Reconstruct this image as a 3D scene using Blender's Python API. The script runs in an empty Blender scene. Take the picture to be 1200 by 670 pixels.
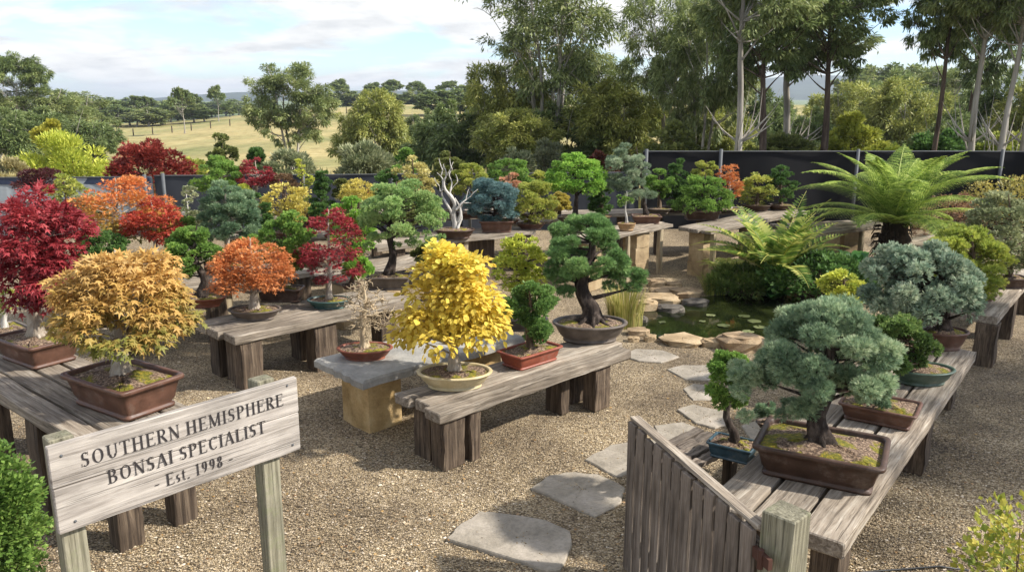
import bpy, math, numpy as np
from math import pi, sin, cos, radians
sc = bpy.context.scene
COL = sc.collection
RNG = np.random.default_rng(7)

# ------------------------------------------------------------------ camera model
W, Hh, F = 1200.0, 670.0, 950.0
TH = math.atan(223/950); CH = 2.8
ct, st = cos(TH), sin(TH)
def ray(px, py):
    a = (px-600)/F; b = (335-py)/F
    return np.array([a, ct+b*st, -st+b*ct])
def P(px, py, z=0.0):
    d = ray(px, py); t = (z-CH)/d[2]
    return np.array([d[0]*t, d[1]*t, z])
def zat(px, py, Y):            # height seen at pixel row py on the vertical plane y = Y
    d = ray(px, py); return CH + d[2]*Y/d[1]
def xat(px, py, Y):
    d = ray(px, py); return d[0]*Y/d[1]
def mpp(pt):                   # metres per photo pixel at a point
    return (pt[1]*ct - (pt[2]-CH)*st)/F

cam_d = bpy.data.cameras.new('camera'); cam = bpy.data.objects.new('camera', cam_d); COL.objects.link(cam)
cam.location = (0, 0, CH); cam.rotation_euler = (pi/2-TH, 0, 0)
cam_d.sensor_width = 36; cam_d.lens = 36*F/W; cam_d.clip_start = .1; cam_d.clip_end = 20000
sc.camera = cam

# ------------------------------------------------------------------ materials
def lin(h):
    h = h.lstrip('#'); o = []
    for i in (0, 2, 4):
        c = int(h[i:i+2], 16)/255
        o.append(c/12.92 if c <= .04045 else ((c+.055)/1.055)**2.4)
    return (*o, 1)
class NT:
    def __init__(s, name):
        s.m = bpy.data.materials.new(name); s.m.use_nodes = True
        s.t = s.m.node_tree; s.b = s.t.nodes['Principled BSDF']; s.out = s.t.nodes['Material Output']
    def n(s, typ, **kw):
        nd = s.t.nodes.new(typ)
        for k, v in kw.items():
            if k.startswith('i_'): nd.inputs[k[2:].replace('_', ' ')].default_value = v
            else: setattr(nd, k, v)
        return nd
    def l(s, a, b): s.t.links.new(a, b)
    def coord(s, scale=(1, 1, 1), kind='Object'):
        tc = s.n('ShaderNodeTexCoord'); mp = s.n('ShaderNodeMapping'); mp.inputs['Scale'].default_value = scale
        s.l(tc.outputs[kind], mp.inputs['Vector']); return mp.outputs['Vector']
    def noise(s, vec, scale, detail=4, rough=.6, dist=0):
        nd = s.n('ShaderNodeTexNoise'); nd.inputs['Scale'].default_value = scale; nd.inputs['Detail'].default_value = detail
        nd.inputs['Roughness'].default_value = rough; nd.inputs['Distortion'].default_value = dist
        s.l(vec, nd.inputs['Vector']); return nd.outputs['Fac']
    def ramp(s, fac, stops):
        r = s.n('ShaderNodeValToRGB'); e = r.color_ramp.elements
        while len(e) < len(stops): e.new(.5)
        for i, (p, c) in enumerate(stops):
            e[i].position = p; e[i].color = lin(c) if isinstance(c, str) else (c, c, c, 1)
        s.l(fac, r.inputs['Fac']); return r.outputs['Color']
    def mix(s, fac, a, b, mode='MIX'):
        m = s.n('ShaderNodeMix', data_type='RGBA', blend_type=mode)
        for inp, v in ((m.inputs['Factor'], fac), (m.inputs['A'], a), (m.inputs['B'], b)):
            if hasattr(v, 'is_linked') or isinstance(v, bpy.types.NodeSocket): s.l(v, inp)
            elif isinstance(v, str): inp.default_value = lin(v)
            elif inp.type == 'RGBA' and not isinstance(v, tuple): inp.default_value = (v, v, v, 1)
            else: inp.default_value = v
        return m.outputs['Result']
    def bump(s, h, strength=.5, dist=.01):
        b = s.n('ShaderNodeBump'); b.inputs['Strength'].default_value = strength; b.inputs['Distance'].default_value = dist
        s.l(h, b.inputs['Height']); s.l(b.outputs['Normal'], s.b.inputs['Normal'])
    def col(s, c): s.l(c, s.b.inputs['Base Color'])
    def rough(s, v): s.b.inputs['Roughness'].default_value = v

def wood(name, c0, c1, c2, moss=0, spec=.25, ax=0):
    m = NT(name); m.rough(.85); m.b.inputs['Specular IOR Level'].default_value = spec
    v, v3 = (m.coord((1.2, 22, 22)), m.coord((.8, 60, 60))) if ax == 0 else (m.coord((22, 22, 1.2)), m.coord((60, 60, .8)))
    v2 = m.coord((1, 1, 1))
    g = m.noise(v, 1.6, 6, .7, .6); big = m.noise(v2, 2.3, 4, .6); fine = m.noise(v3, 2, 3, .6)
    c = m.ramp(g, [(.30, c0), (.5, c1), (.72, c2)])
    blot = m.ramp(big, [(.35, .55), (.62, 1.0)])
    c = m.mix(.75, c, blot, 'MULTIPLY')
    crack = m.ramp(fine, [(.36, .25), (.42, 1.0)])
    c = m.mix(.6, c, crack, 'MULTIPLY')
    at = m.n('ShaderNodeAttribute', attribute_name='tone')
    c = m.mix(1.0, c, m.ramp(at.outputs['Fac'], [(0, .68), (1, 1.12)]), 'MULTIPLY')
    if moss:
        mo = m.ramp(m.noise(v2, 7, 5, .7), [(.52, 0.0), (.66, float(moss))])
        c = m.mix(mo, c, '#747b55')
    m.col(c)
    hh = m.mix(.5, m.ramp(g, [(.3, 0.0), (.7, 1.0)]), crack)
    m.bump(hh, .55, .008)
    return m.m
def stone(name, c0, c1, c2, scale=3, bumpd=.02, rough=.9, speck=.3):
    m = NT(name); m.rough(rough)
    v = m.coord(); a = m.noise(v, scale, 6, .65); f = m.noise(v, scale*14, 3, .7)
    c = m.ramp(a, [(.3, c0), (.5, c1), (.7, c2)])
    c = m.mix(speck, c, m.ramp(f, [(.3, .45), (.6, 1.0)]), 'MULTIPLY')
    m.col(c); m.bump(m.mix(.4, a, f), .6, bumpd); return m.m
def glaze(name, c0, c1, rough=.45):
    m = NT(name); v = m.coord(); a = m.noise(v, 9, 5, .6); f = m.noise(v, 60, 2, .6)
    c = m.ramp(a, [(.32, c0), (.68, c1)]); c = m.mix(.35, c, m.ramp(f, [(.25, .6), (.6, 1.0)]), 'MULTIPLY')
    # pale mineral bloom left by watering
    d = m.ramp(m.noise(v, 5, 5, .75), [(.55, 0.0), (.72, .35)])
    c = m.mix(d, c, '#8d8378')
    m.col(c); m.b.inputs['Specular IOR Level'].default_value = .35
    m.l(m.ramp(a, [(.3, rough-.1), (.7, rough+.2)]), m.b.inputs['Roughness']); m.bump(f, .15, .004); return m.m
def bark(name, c0, c1, c2, sc_=18, stretch=.25, bd=.012):
    m = NT(name); m.rough(.9); m.b.inputs['Specular IOR Level'].default_value = .2
    v = m.coord((1, 1, stretch)); a = m.noise(v, sc_, 6, .7, .5); b = m.noise(m.coord(), sc_*.2, 3, .6)
    c = m.ramp(a, [(.3, c0), (.5, c1), (.68, c2)])
    c = m.mix(.6, c, m.ramp(b, [(.3, .6), (.65, 1.0)]), 'MULTIPLY')
    m.col(c); m.bump(a, .7, bd); return m.m
_lm = {}
def adj(h):
    c = np.array(lin(h)[:3]); L = c@np.array([.2126, .7152, .0722]); c = c+(L-c)*.14
    if c[1] > c[0] and c[1] > c[2]*1.15: c = c*np.array([1.20, 1.05, .92])
    return (*np.clip(c*1.2, 0, .8), 1)
def leafmat(name, cols, trans=.35, rough=.5, spec=.3, nscale=3.0):
    key = name
    if key in _lm: return _lm[key]
    m = NT(name); m.rough(rough); m.b.inputs['Specular IOR Level'].default_value = spec
    at = m.n('ShaderNodeAttribute', attribute_name='tone')
    n = len(cols)
    c = m.ramp(at.outputs['Fac'], [(i/(n-1), h) for i, h in enumerate(cols)])
    rnode = c.node
    for i, h in enumerate(cols): rnode.color_ramp.elements[i].color = adj(h)
    nz = m.ramp(m.noise(m.coord(), nscale, 2, .5), [(.3, .82), (.7, 1.1)])
    c = m.mix(1.0, c, nz, 'MULTIPLY')
    m.col(c)
    tr = m.n('ShaderNodeBsdfTranslucent'); m.l(c, tr.inputs['Color'])
    mx = m.n('ShaderNodeMixShader'); mx.inputs['Fac'].default_value = trans
    m.l(m.b.outputs['BSDF'], mx.inputs[1]); m.l(tr.outputs['BSDF'], mx.inputs[2]); m.l(mx.outputs['Shader'], m.out.inputs['Surface'])
    _lm[key] = m.m; return m.m

M = {}
M['plank'] = wood('weathered_plank', '#5d5347', '#9c8f7e', '#c9bfae')
M['plank_dark'] = wood('weathered_plank_brown', '#4a4037', '#82766a', '#a79b8c')
M['sleeper'] = wood('sleeper_timber', '#2e2620', '#5f5143', '#8b7a66', ax=2)
M['treated'] = wood('green_treated_post', '#5c5848', '#87826d', '#a8a28c', .5, ax=2)
M['sign'] = wood('whitewashed_board', '#7f776d', '#a8a096', '#c2baae')
M['picket'] = wood('picket_timber', '#4c4238', '#82766a', '#a99d8f', ax=2)
M['pale_post'] = wood('pale_timber', '#8a7a60', '#b5a587', '#d4c6a8', ax=2)
M['ink'] = NT('sign_lettering').m; M['ink'].node_tree.nodes['Principled BSDF'].inputs['Base Color'].default_value = lin('#2a2626')
M['sandstone'] = stone('ochre_sandstone', '#8f7447', '#b79a68', '#cdb488', 4, .03)
M['sandstone_grey'] = stone('buff_block', '#7d6a4f', '#a08b69', '#b8a583', 4, .02)
M['slab'] = stone('bluestone_slab', '#7c7a74', '#9a978f', '#b2aea4', 3, .02)
M['paver'] = stone('stepping_stone_rock', '#787062', '#968d7e', '#aca294', 2.5, .02, .88, .5)
M['rock'] = stone('pond_rock', '#6b5a45', '#9a8365', '#c2ab88', 4, .04)
M['rock_pale'] = stone('pale_pond_rock', '#7f6c50', '#a58e6c', '#bda988', 4, .03)
M['rock_dark'] = stone('dark_pond_rock', '#3b3832', '#5c554c', '#7d766b', 4, .04)
POT = dict(brown=glaze('brown_pot_clay', '#4c352a', '#6b4c3d'), darkbrown=glaze('dark_brown_pot_clay', '#38291f', '#513c31'),
    red=glaze('red_pot_clay', '#7a3a29', '#94513c'), redbrown=glaze('red_brown_pot_clay', '#6a3928', '#8a4f38'), cream=glaze('cream_pot_glaze', '#b8a67a', '#d3c49c', .35),
    teal=glaze('teal_pot_glaze', '#2f4a47', '#47655f', .3), blue=glaze('blue_pot_glaze', '#2a3f47', '#3e5864', .3), green=glaze('green_pot_glaze', '#3a4a3a', '#54665a', .3),
    grey=glaze('grey_brown_pot_clay', '#4b433c', '#6d6258'), tan=glaze('tan_pot_clay', '#8a6a48', '#a98a63'))
BARK = dict(twig=bark('brown_twig_bark', '#8a7860', '#b5a284', '#d2c2a4', 25), pale=bark('pale_maple_bark', '#7d7265', '#a89c8b', '#c6bcac', 25), dark=bark('dark_pine_bark', '#1f1a17', '#3d342e', '#6a5f56', 22, .4, .02),
    mid=bark('brown_bark', '#3c3027', '#655546', '#8b7a68', 25), silver=bark('silvered_deadwood', '#8d8880', '#bdb8af', '#dedad2', 20, .15),
    gum=bark('smooth_gum_bark', '#6d675e', '#a39c90', '#cbc5b9', 2.2, .12, .02), gumred=bark('rough_red_gum_bark', '#33241d', '#5a4236', '#83685a', 5, .1, .05),
    gumdark=bark('stringy_dark_bark', '#352a23', '#5f5146', '#8b7c6d', 6, .1, .05), fern=bark('fibrous_fern_bark', '#0f0c0a', '#2b221b', '#4a3c2f', 30, .2, .02))
def soilmat():
    m = NT('mossy_soil'); m.rough(.95); v = m.coord()
    a = m.noise(v, 60, 4, .7); c = m.ramp(a, [(.35, '#2e241c'), (.5, '#6b5645'), (.62, '#a28c74')])
    mo = m.ramp(m.noise(v, 6, 4, .6), [(.48, 0.0), (.54, 1.0)])
    mc = m.ramp(m.noise(v, 45, 3, .7), [(.35, '#4d4f16'), (.55, '#77721f'), (.7, '#a88a2a')])
    m.col(m.mix(mo, c, mc)); m.bump(a, .9, .012); return m.m
M['soil'] = soilmat()
def gravelmat():
    m = NT('pea_gravel'); m.rough(.9); v = m.coord()
    vo = m.n('ShaderNodeTexVoronoi'); vo.inputs['Scale'].default_value = 85; m.l(v, vo.inputs['Vector'])
    sep = m.n('ShaderNodeSeparateColor'); m.l(vo.outputs['Color'], sep.inputs['Color'])
    c = m.ramp(sep.outputs['Red'], [(0, '#625645'), (.25, '#95866c'), (.5, '#b5a689'), (.75, '#cbbea2'), (1, '#e4d9c6')])
    edge = m.ramp(vo.outputs['Distance'], [(.35, 1.0), (.75, .35)])
    c = m.mix(.8, c, edge, 'MULTIPLY')
    big = m.ramp(m.noise(v, .9, 6, .65), [(.35, '#86745a'), (.62, '#eee2ce')])
    c = m.mix(.8, c, big, 'MULTIPLY')
    m.col(c)
    inv = m.n('ShaderNodeMath', operation='SUBTRACT'); inv.inputs[0].default_value = 1; m.l(vo.outputs['Distance'], inv.inputs[1])
    m.bump(inv.outputs[0], .9, .012); return m.m
M['gravel'] = gravelmat()
def pebmat():
    m = NT('pebble_stone'); m.rough(.85)
    at = m.n('ShaderNodeAttribute', attribute_name='tone')
    c = m.ramp(at.outputs['Fac'], [(0, '#574c3c'), (.2, '#8c7e66'), (.5, '#b3a487'), (.75, '#c8bb9f'), (.93, '#ddd2bf'), (1, '#f0eadf')])
    big = m.ramp(m.noise(m.coord(), .9, 5, .6), [(.35, '#98866a'), (.62, '#efe3d0')])
    m.col(m.mix(.7, c, big, 'MULTIPLY')); return m.m
M['pebble'] = pebmat()
def watermat():
    m = NT('pond_water'); v = m.coord(); m.col(m.ramp(m.noise(v, 3, 4, .6), [(.35, '#0d120a'), (.65, '#2a3016')]))
    m.rough(.04); m.b.inputs['IOR'].default_value = 1.33; m.bump(m.noise(v, 9, 2, .5), .06, .01); return m.m
M['water'] = watermat()
def terrmat():
    m = NT('paddock_grass'); m.rough(.95); v = m.coord(); 
    a = m.noise(v, .035, 5, .6); b = m.noise(v, .6, 5, .7); g = m.noise(v, 6, 3, .7)
    dry = m.ramp(b, [(.3, '#8b7a4a'), (.5, '#ab9a62'), (.7, '#bdaf7c')])
    grn = m.ramp(b, [(.3, '#4a5526'), (.7, '#74803c')])
    c = m.mix(m.ramp(a, [(.42, 0.0), (.62, .75)]), dry, grn)
    # far paddocks are greener
    sx = m.n('ShaderNodeSeparateXYZ'); tc = m.n('ShaderNodeTexCoord'); m.l(tc.outputs['Object'], sx.inputs[0])
    mr = m.n('ShaderNodeMapRange'); mr.inputs['From Min'].default_value = 235; mr.inputs['From Max'].default_value = 300; m.l(sx.outputs['Y'], mr.inputs['Value'])
    c = m.mix(mr.outputs[0], c, '#66754a')
    mr2 = m.n('ShaderNodeMapRange'); mr2.inputs['From Min'].default_value = 62; mr2.inputs['From Max'].default_value = 45; m.l(sx.outputs['Y'], mr2.inputs['Value'])
    c = m.mix(mr2.outputs[0], c, '#5d5c34')
    c = m.mix(.4, c, m.ramp(g, [(.3, .6), (.65, 1.0)]), 'MULTIPLY')
    m.col(c); m.bump(g, .5, .1); return m.m
M['terrain'] = terrmat()
M['hill'] = stone('far_forest', '#1f2e26', '#2c3d31', '#3c4c3b', .01, 1, .95, .3)
def flat(name, c, rough=.6, metal=0, bumpsc=None):
    m = NT(name); v = m.coord(); a = m.noise(v, 12, 4, .6)
    m.col(m.mix(.35, c, m.ramp(a, [(.3, .6), (.7, 1.0)]), 'MULTIPLY')); m.rough(rough); m.b.inputs['Metallic'].default_value = metal
    if bumpsc: m.bump(m.noise(v, bumpsc, 3, .6), .3, .01)
    return m.m
M['galv'] = flat('galvanised_steel', '#5b5e60', .7, .3)
M['rust'] = flat('rusty_iron', '#4b2d20', .8)
M['shade'] = flat('black_shade_cloth', '#0b0c10', 1, 0, 3)
M['greycloth'] = flat('grey_shade_cloth', '#33373e', .9, 0, 3)
M['roof'] = flat('pale_roof_sheet', '#8a8f92', .6, .1)
M['bluerib'] = flat('dark_blue_flashing', '#25324a', .5)
M['hose'] = flat('black_poly_pipe', '#1b1c1d', .5)
M['lily'] = leafmat('lily_pad_leaf', ['#2f3d1c', '#66744a'], .1)

# ------------------------------------------------------------------ mesh helpers
class MB:
    """collects polygons; build() links them as one mesh object"""
    def __init__(s): s.v = []; s.nv = 0; s.f = []; s.t = []
    def add(s, verts, faces, tone=.5):
        verts = np.asarray(verts, float); s.v.append(verts)
        faces = np.asarray(faces) if not isinstance(faces, list) else faces
        n = len(faces)
        if isinstance(faces, np.ndarray): s.f.append(faces+s.nv)
        else:
            for f in faces: s.f.append(np.array([f])+s.nv)
        s.t.append(np.full(n, tone) if np.isscalar(tone) else np.asarray(tone)); s.nv += len(verts)
    def mesh(s, name, mat, smooth=True):
        me = bpy.data.meshes.new(name)
        V = np.concatenate(s.v); me.vertices.add(len(V)); me.vertices.foreach_set('co', V.ravel().astype(np.float32))
        tot = np.concatenate([np.full(len(f), f.shape[1]) for f in s.f]); idx = np.concatenate([f.ravel() for f in s.f])
        me.loops.add(len(idx)); me.loops.foreach_set('vertex_index', idx.astype(np.int32))
        me.polygons.add(len(tot)); st_ = np.concatenate([[0], np.cumsum(tot)[:-1]])
        me.polygons.foreach_set('loop_start', st_.astype(np.int32)); me.polygons.foreach_set('loop_total', tot.astype(np.int32))
        me.polygons.foreach_set('use_smooth', np.full(len(tot), bool(smooth)))
        me.update(calc_edges=True)
        a = me.attributes.new('tone', 'FLOAT', 'FACE'); a.data.foreach_set('value', np.concatenate(s.t).astype(np.float32))
        me.materials.append(mat); return me
    def build(s, name, mat, parent=None, smooth=True, loc=None):
        o = bpy.data.objects.new(name, s.mesh(name, mat, smooth)); COL.objects.link(o)
        if parent: o.parent = parent
        if loc is not None: o.location = loc
        return o
def tag(o, label=None, cat=None, group=None, kind=None):
    for k, v in (('label', label), ('category', cat), ('group', group), ('kind', kind)):
        if v: o[k] = v
    return o
def thing(name, label, cat, loc=(0, 0, 0), rz=0, group=None):
    o = bpy.data.objects.new(name, None); COL.objects.link(o); o.empty_display_size = .1
    o.location = loc; o.rotation_euler = (0, 0, rz); return tag(o, label, cat, group)
def rotz(v, a):
    v = np.asarray(v, float); c, s_ = cos(a), sin(a); o = v.copy()
    o[..., 0] = c*v[..., 0]-s_*v[..., 1]; o[..., 1] = s_*v[..., 0]+c*v[..., 1]; return o

def beam(mb, L, Wd, H, org, bev=.006, seg=6, rough=.004, rng=RNG, tone=None, yaw=0, taper=0):
    """a rough sawn timber along local +x, bevelled, slightly uneven; org = centre of its bottom face at x=0"""
    hw, hh = Wd/2, H/2; b = min(bev, hw*.4, hh*.4)
    pr = np.array([(-hw+b, -hh), (hw-b, -hh), (hw, -hh+b), (hw, hh-b), (hw-b, hh), (-hw+b, hh), (-hw, hh-b), (-hw, -hh+b)])
    xs = np.linspace(0, L, seg+1); xs = np.concatenate([[0], [b], xs[1:-1], [L-b], [L]])
    V = []
    k = rng.normal(0, rough, (len(xs), 8, 2)); k[0] = k[1]; k[-1] = k[-2]
    for i, x in enumerate(xs):
        s_ = 1.0
        p = pr*(1-taper*x/L)+k[i]
        if i in (0, len(xs)-1): p = p*np.array([1-b/hw, 1-b/hh])
        V += [(x, q[0], q[1]+hh) for q in p]
    V = rotz(np.array(V), yaw)+np.array(org); n = len(xs)
    F_ = np.array([(i*8+j, (i+1)*8+j, (i+1)*8+(j+1) % 8, i*8+(j+1) % 8) for i in range(n-1) for j in range(8)])
    tone = rng.uniform(0, 1) if tone is None else tone
    mb.add(V, F_[:, ::-1], tone)
    mb.nv -= 0
    mb.f.append(np.array([[j for j in range(8)][::-1], [(n-1)*8+j for j in range(8)]])[:, ::-1]+mb.nv-len(V)); mb.t.append(np.full(2, tone*.6))
def upbeam(mb, h, wx, wy, org, yaw=0, rough=.004, tone=None, seg=4, rng=RNG, bev=.006):
    """vertical timber standing on org"""
    t = MB(); beam(t, h, wx, wy, (0, 0, -wy/2), bev, seg, rough, rng, tone)
    V = t.v[0]; V = np.stack([V[:, 1], -V[:, 2], V[:, 0]], 1)
    # rotate frame: x->z
    V = rotz(V, yaw)+np.array(org)
    base = mb.nv
    mb.v.append(V); mb.nv += len(V)
    for f in t.f: mb.f.append(f+base)
    mb.t += t.t
def tube(mb, path, rad, sides=8, tone=.5, jitter=0, rng=RNG, cap=True, flare=None):
    path = np.asarray(path, float); rad = np.asarray(rad, float)*np.ones(len(path))
    d = np.gradient(path, axis=0); d /= np.linalg.norm(d, axis=1)[:, None]+1e-9
    up = np.array([.13, .97, .2]) if abs(d[0][2]) > .7 else np.array([0.05, .1, 1.])
    u = np.cross(d, up); u /= np.linalg.norm(u, axis=1)[:, None]+1e-9; w = np.cross(d, u)
    a = np.arange(sides)*2*pi/sides
    R = rad[:, None]*(1+jitter*rng.normal(0, 1, (len(path), sides)))
    V = path[:, None]+R[..., None]*(np.cos(a)[None, :, None]*u[:, None]+np.sin(a)[None, :, None]*w[:, None])
    n = len(path); i = np.arange(n-1)[:, None]; j = np.arange(sides)[None]
    f = np.stack([i*sides+j, i*sides+(j+1) % sides, (i+1)*sides+(j+1) % sides, (i+1)*sides+j], -1).reshape(-1, 4)
    mb.add(V.reshape(-1, 3), f, tone)
    if cap:
        mb.f.append(np.array([list(range(sides))[::-1]])+mb.nv-n*sides); mb.t.append(np.full(1, tone))
        mb.f.append(np.array([[(n-1)*sides+k for k in range(sides)]])+mb.nv-n*sides); mb.t.append(np.full(1, tone))
def bez(p0, p1, p2, n=6):
    t = np.linspace(0, 1, n)[:, None]; return (1-t)**2*np.array(p0)+2*t*(1-t)*np.array(p1)+t*t*np.array(p2)
def prism(mb, poly, z0, z1, bev=0, tone=.5):
    poly = np.asarray(poly, float); n = len(poly)
    c = poly.mean(0)
    ar = sum(poly[i][0]*poly[(i+1) % n][1]-poly[(i+1) % n][0]*poly[i][1] for i in range(n))
    if ar < 0: poly = poly[::-1]
    rings = [(poly, z0), (poly, z1-bev)]
    if bev: rings.append((c+(poly-c)*(1-bev/np.linalg.norm(poly-c, axis=1).mean()), z1))
    V = np.concatenate([np.c_[p, np.full(n, z)] for p, z in rings])
    f = [(k*n+i, k*n+(i+1) % n, (k+1)*n+(i+1) % n, (k+1)*n+i) for k in range(len(rings)-1) for i in range(n)]
    mb.add(V, np.array(f), tone); m_ = len(rings)-1
    mb.f.append(np.array([[m_*n+i for i in range(n)]])+mb.nv-len(V)); mb.t.append(np.full(1, tone))
    mb.f.append(np.array([list(range(n))[::-1]])+mb.nv-len(V)); mb.t.append(np.full(1, tone))
def loft(mb, rings, tone=.5, cap_top=False, cap_bot=True):
    n = len(rings[0]); V = np.concatenate(rings); k = len(rings)
    i = np.arange(k-1)[:, None]; j = np.arange(n)[None]
    f = np.stack([i*n+j, i*n+(j+1) % n, (i+1)*n+(j+1) % n, (i+1)*n+j], -1).reshape(-1, 4)
    mb.add(V, f, tone)
    if cap_top: mb.f.append(np.array([[(k-1)*n+a for a in range(n)]])+mb.nv-len(V)); mb.t.append(np.full(1, tone))
    if cap_bot: mb.f.append(np.array([list(range(n))[::-1]])+mb.nv-len(V)); mb.t.append(np.full(1, tone))
def box(mb, x0, x1, y0, y1, z0, z1, tone=.5):
    prism(mb, [(x0, y0), (x1, y0), (x1, y1), (x0, y1)], z0, z1, 0, tone)

# leaf templates: (verts, faces); x = leaf axis, y = width, z = leaf normal
def T_diamond(w=.3, fold=.06): return np.array([(0, 0, 0), (.45, w, fold), (1, 0, -fold), (.45, -w, fold)]), np.array([(0, 2, 1), (0, 3, 2)])
def T_ovate():
    V = np.array([(0, 0, 0), (.2, .3, .05), (.55, .42, .03), (.85, .2, -.06), (1.0, 0, -.14), (.85, -.2, -.06), (.55, -.42, .03), (.2, -.3, .05), (.5, 0, -.05)])
    return V, np.array([(8, i+1, i) for i in range(7)]+[(8, 0, 7)])
def T_maple():
    tips = [(-125, .42), (-62, .78), (0, 1.0), (62, .78), (125, .42)]; V = [(.0, 0, 0)]; c = (.32, 0)
    pts = []
    for i, (a, r) in enumerate(tips):
        a = radians(a); pts.append((c[0]+r*.68*cos(a), r*.68*sin(a), -.10*r))
        if i < 4: b = radians((tips[i][0]+tips[i+1][0])/2); pts.append((c[0]+.2*cos(b), .2*sin(b), .02))
    pts.append((.1, 0, 0)); V = [(c[0], 0, .03)]+pts; n = len(pts)
    return np.array(V), np.array([(0, i+1, (i+1) % n+1) for i in range(n)])
def T_tuft(k=6, spread=.55, w=.09, seed=1):
    r = np.random.default_rng(seed); V = []; f = []
    for i in range(k):
        a = 2*pi*i/k+r.uniform(-.3, .3); s_ = spread*r.uniform(.5, 1.1); L = r.uniform(.75, 1)
        d = np.array([1, s_*cos(a), s_*sin(a)]); d = d/np.linalg.norm(d)*L
        sd = np.array([0, -sin(a), cos(a)])*w
        b = len(V); V += [tuple(d*.08-sd*.3), tuple(d*.08+sd*.3), tuple(d*.6+sd), tuple(d), tuple(d*.6-sd)]; f += [(b, b+1, b+2, b+4), (b+4, b+2, b+3, b+3)]
    F4 = [q for q in f if len(set(q)) == 4]; F3 = [q[:3] for q in f if len(set(q)) == 3]
    return np.array(V), [np.array(F4), np.array(F3)]
TPL = dict(diamond=T_diamond(), narrow=T_diamond(.16, .03), ovate=T_ovate(), maple=T_maple(), tuft=T_tuft(6, .6, .10), needle=T_tuft(9, .75, .045, 3), spray=T_tuft(4, .5, .16, 5), broad=T_diamond(.42, .05))
def leaves(mb, tpl, pos, axis, nrm, size, tone):
    V, Fs = TPL[tpl]; Fs = Fs if isinstance(Fs, list) else [Fs]
    x = axis/(np.linalg.norm(axis, axis=1)[:, None]+1e-9)
    z = nrm-(nrm*x).sum(1)[:, None]*x; z /= np.linalg.norm(z, axis=1)[:, None]+1e-9
    y = np.cross(z, x); N = len(pos); size = np.asarray(size)*np.ones(N)
    R = np.stack([x, y, z], 1)                      # N,3(basis),3
    out = pos[:, None]+size[:, None, None]*np.einsum('kb,nbc->nkc', V, R)
    base = (np.arange(N)*len(V))
    mb.v.append(out.reshape(-1, 3))
    for f in Fs:
        mb.f.append((base[:, None, None]+f[None]).reshape(-1, f.shape[1])+mb.nv); mb.t.append(np.repeat(tone, len(f)))
    mb.nv += N*len(V)
def sph(rng, n):
    v = rng.normal(0, 1, (n, 3)); return v/np.linalg.norm(v, axis=1)[:, None]

def clumps(kind, rx, ry, zb, zt, n, rng):
    pw = .42 if kind == 'egg' else .55
    kind = 'cone' if kind == 'egg' else kind
    h = zt-zb; C = []; R = []
    if kind in ('dome', 'umbrella'):
        for _ in range(n):
            u = sph(rng, 1)[0]; u[2] = abs(u[2]) if rng.random() < .8 else -abs(u[2])*.3
            if kind == 'umbrella': u[2] = abs(u[2])*.9
            f = rng.uniform(.74, .92) if rng.random() < .85 else rng.uniform(.25, .6)
            r = rng.uniform(.17, .27)*min(rx, h)
            zz = zb+r*.5+(h-r*.9)*(.28+.72*u[2]*f) if kind == 'dome' else zb+r*.4+(h-r*.9)*(max(0, u[2])*f*1.05)
            C.append((u[0]*f*rx, u[1]*f*ry, zz)); R.append(r)
    elif kind == 'ball':
        for _ in range(n):
            u = sph(rng, 1)[0]; f = rng.uniform(.65, .85) if rng.random() < .75 else rng.uniform(.2, .6)
            r = rng.uniform(.2, .3)*min(rx, h/2)
            C.append((u[0]*f*rx, u[1]*f*ry, zb+h/2+u[2]*f*h/2)); R.append(r)
    elif kind == 'cone':
        for _ in range(n):
            t = rng.uniform(0, 1)**1.1*.93; a = rng.uniform(0, 2*pi); rr = (1-t)**pw
            f = rng.uniform(.6, .85)*rr if rng.random() < .8 else rng.uniform(0, .5)*rr
            r = (.18+.11*rr)*rng.uniform(.8, 1.1)*rx
            C.append((cos(a)*f*rx, sin(a)*f*ry, zb+r*.4+t*(h-r*.6))); R.append(r)
    elif kind == 'pads':      # cloud-pruned pine: flattened pads in tiers
        tiers = max(3, n//7)
        for k in range(tiers):
            t = k/(tiers-1); rr = (1-t)**.55*.92+.08; m = max(1, int(round((n/tiers)*1.5*rr)))
            if k == tiers-1: m = 2
            a0 = rng.uniform(0, 6.28)
            for j in range(m):
                a = a0+2*pi*j/m+rng.uniform(-.35, .35); f = rr*rng.uniform(.5, .78) if m > 2 else rng.uniform(0, .2)
                if j % 3 == 2: f *= .45
                r = rng.uniform(.26, .36)*rx*(.6+.4*rr)
                C.append((cos(a)*f*rx, sin(a)*f*ry, zb+.08*h+t*(h*.86)+rng.uniform(-.04, .04)*h)); R.append(r)
    return np.array(C), np.array(R)

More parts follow.
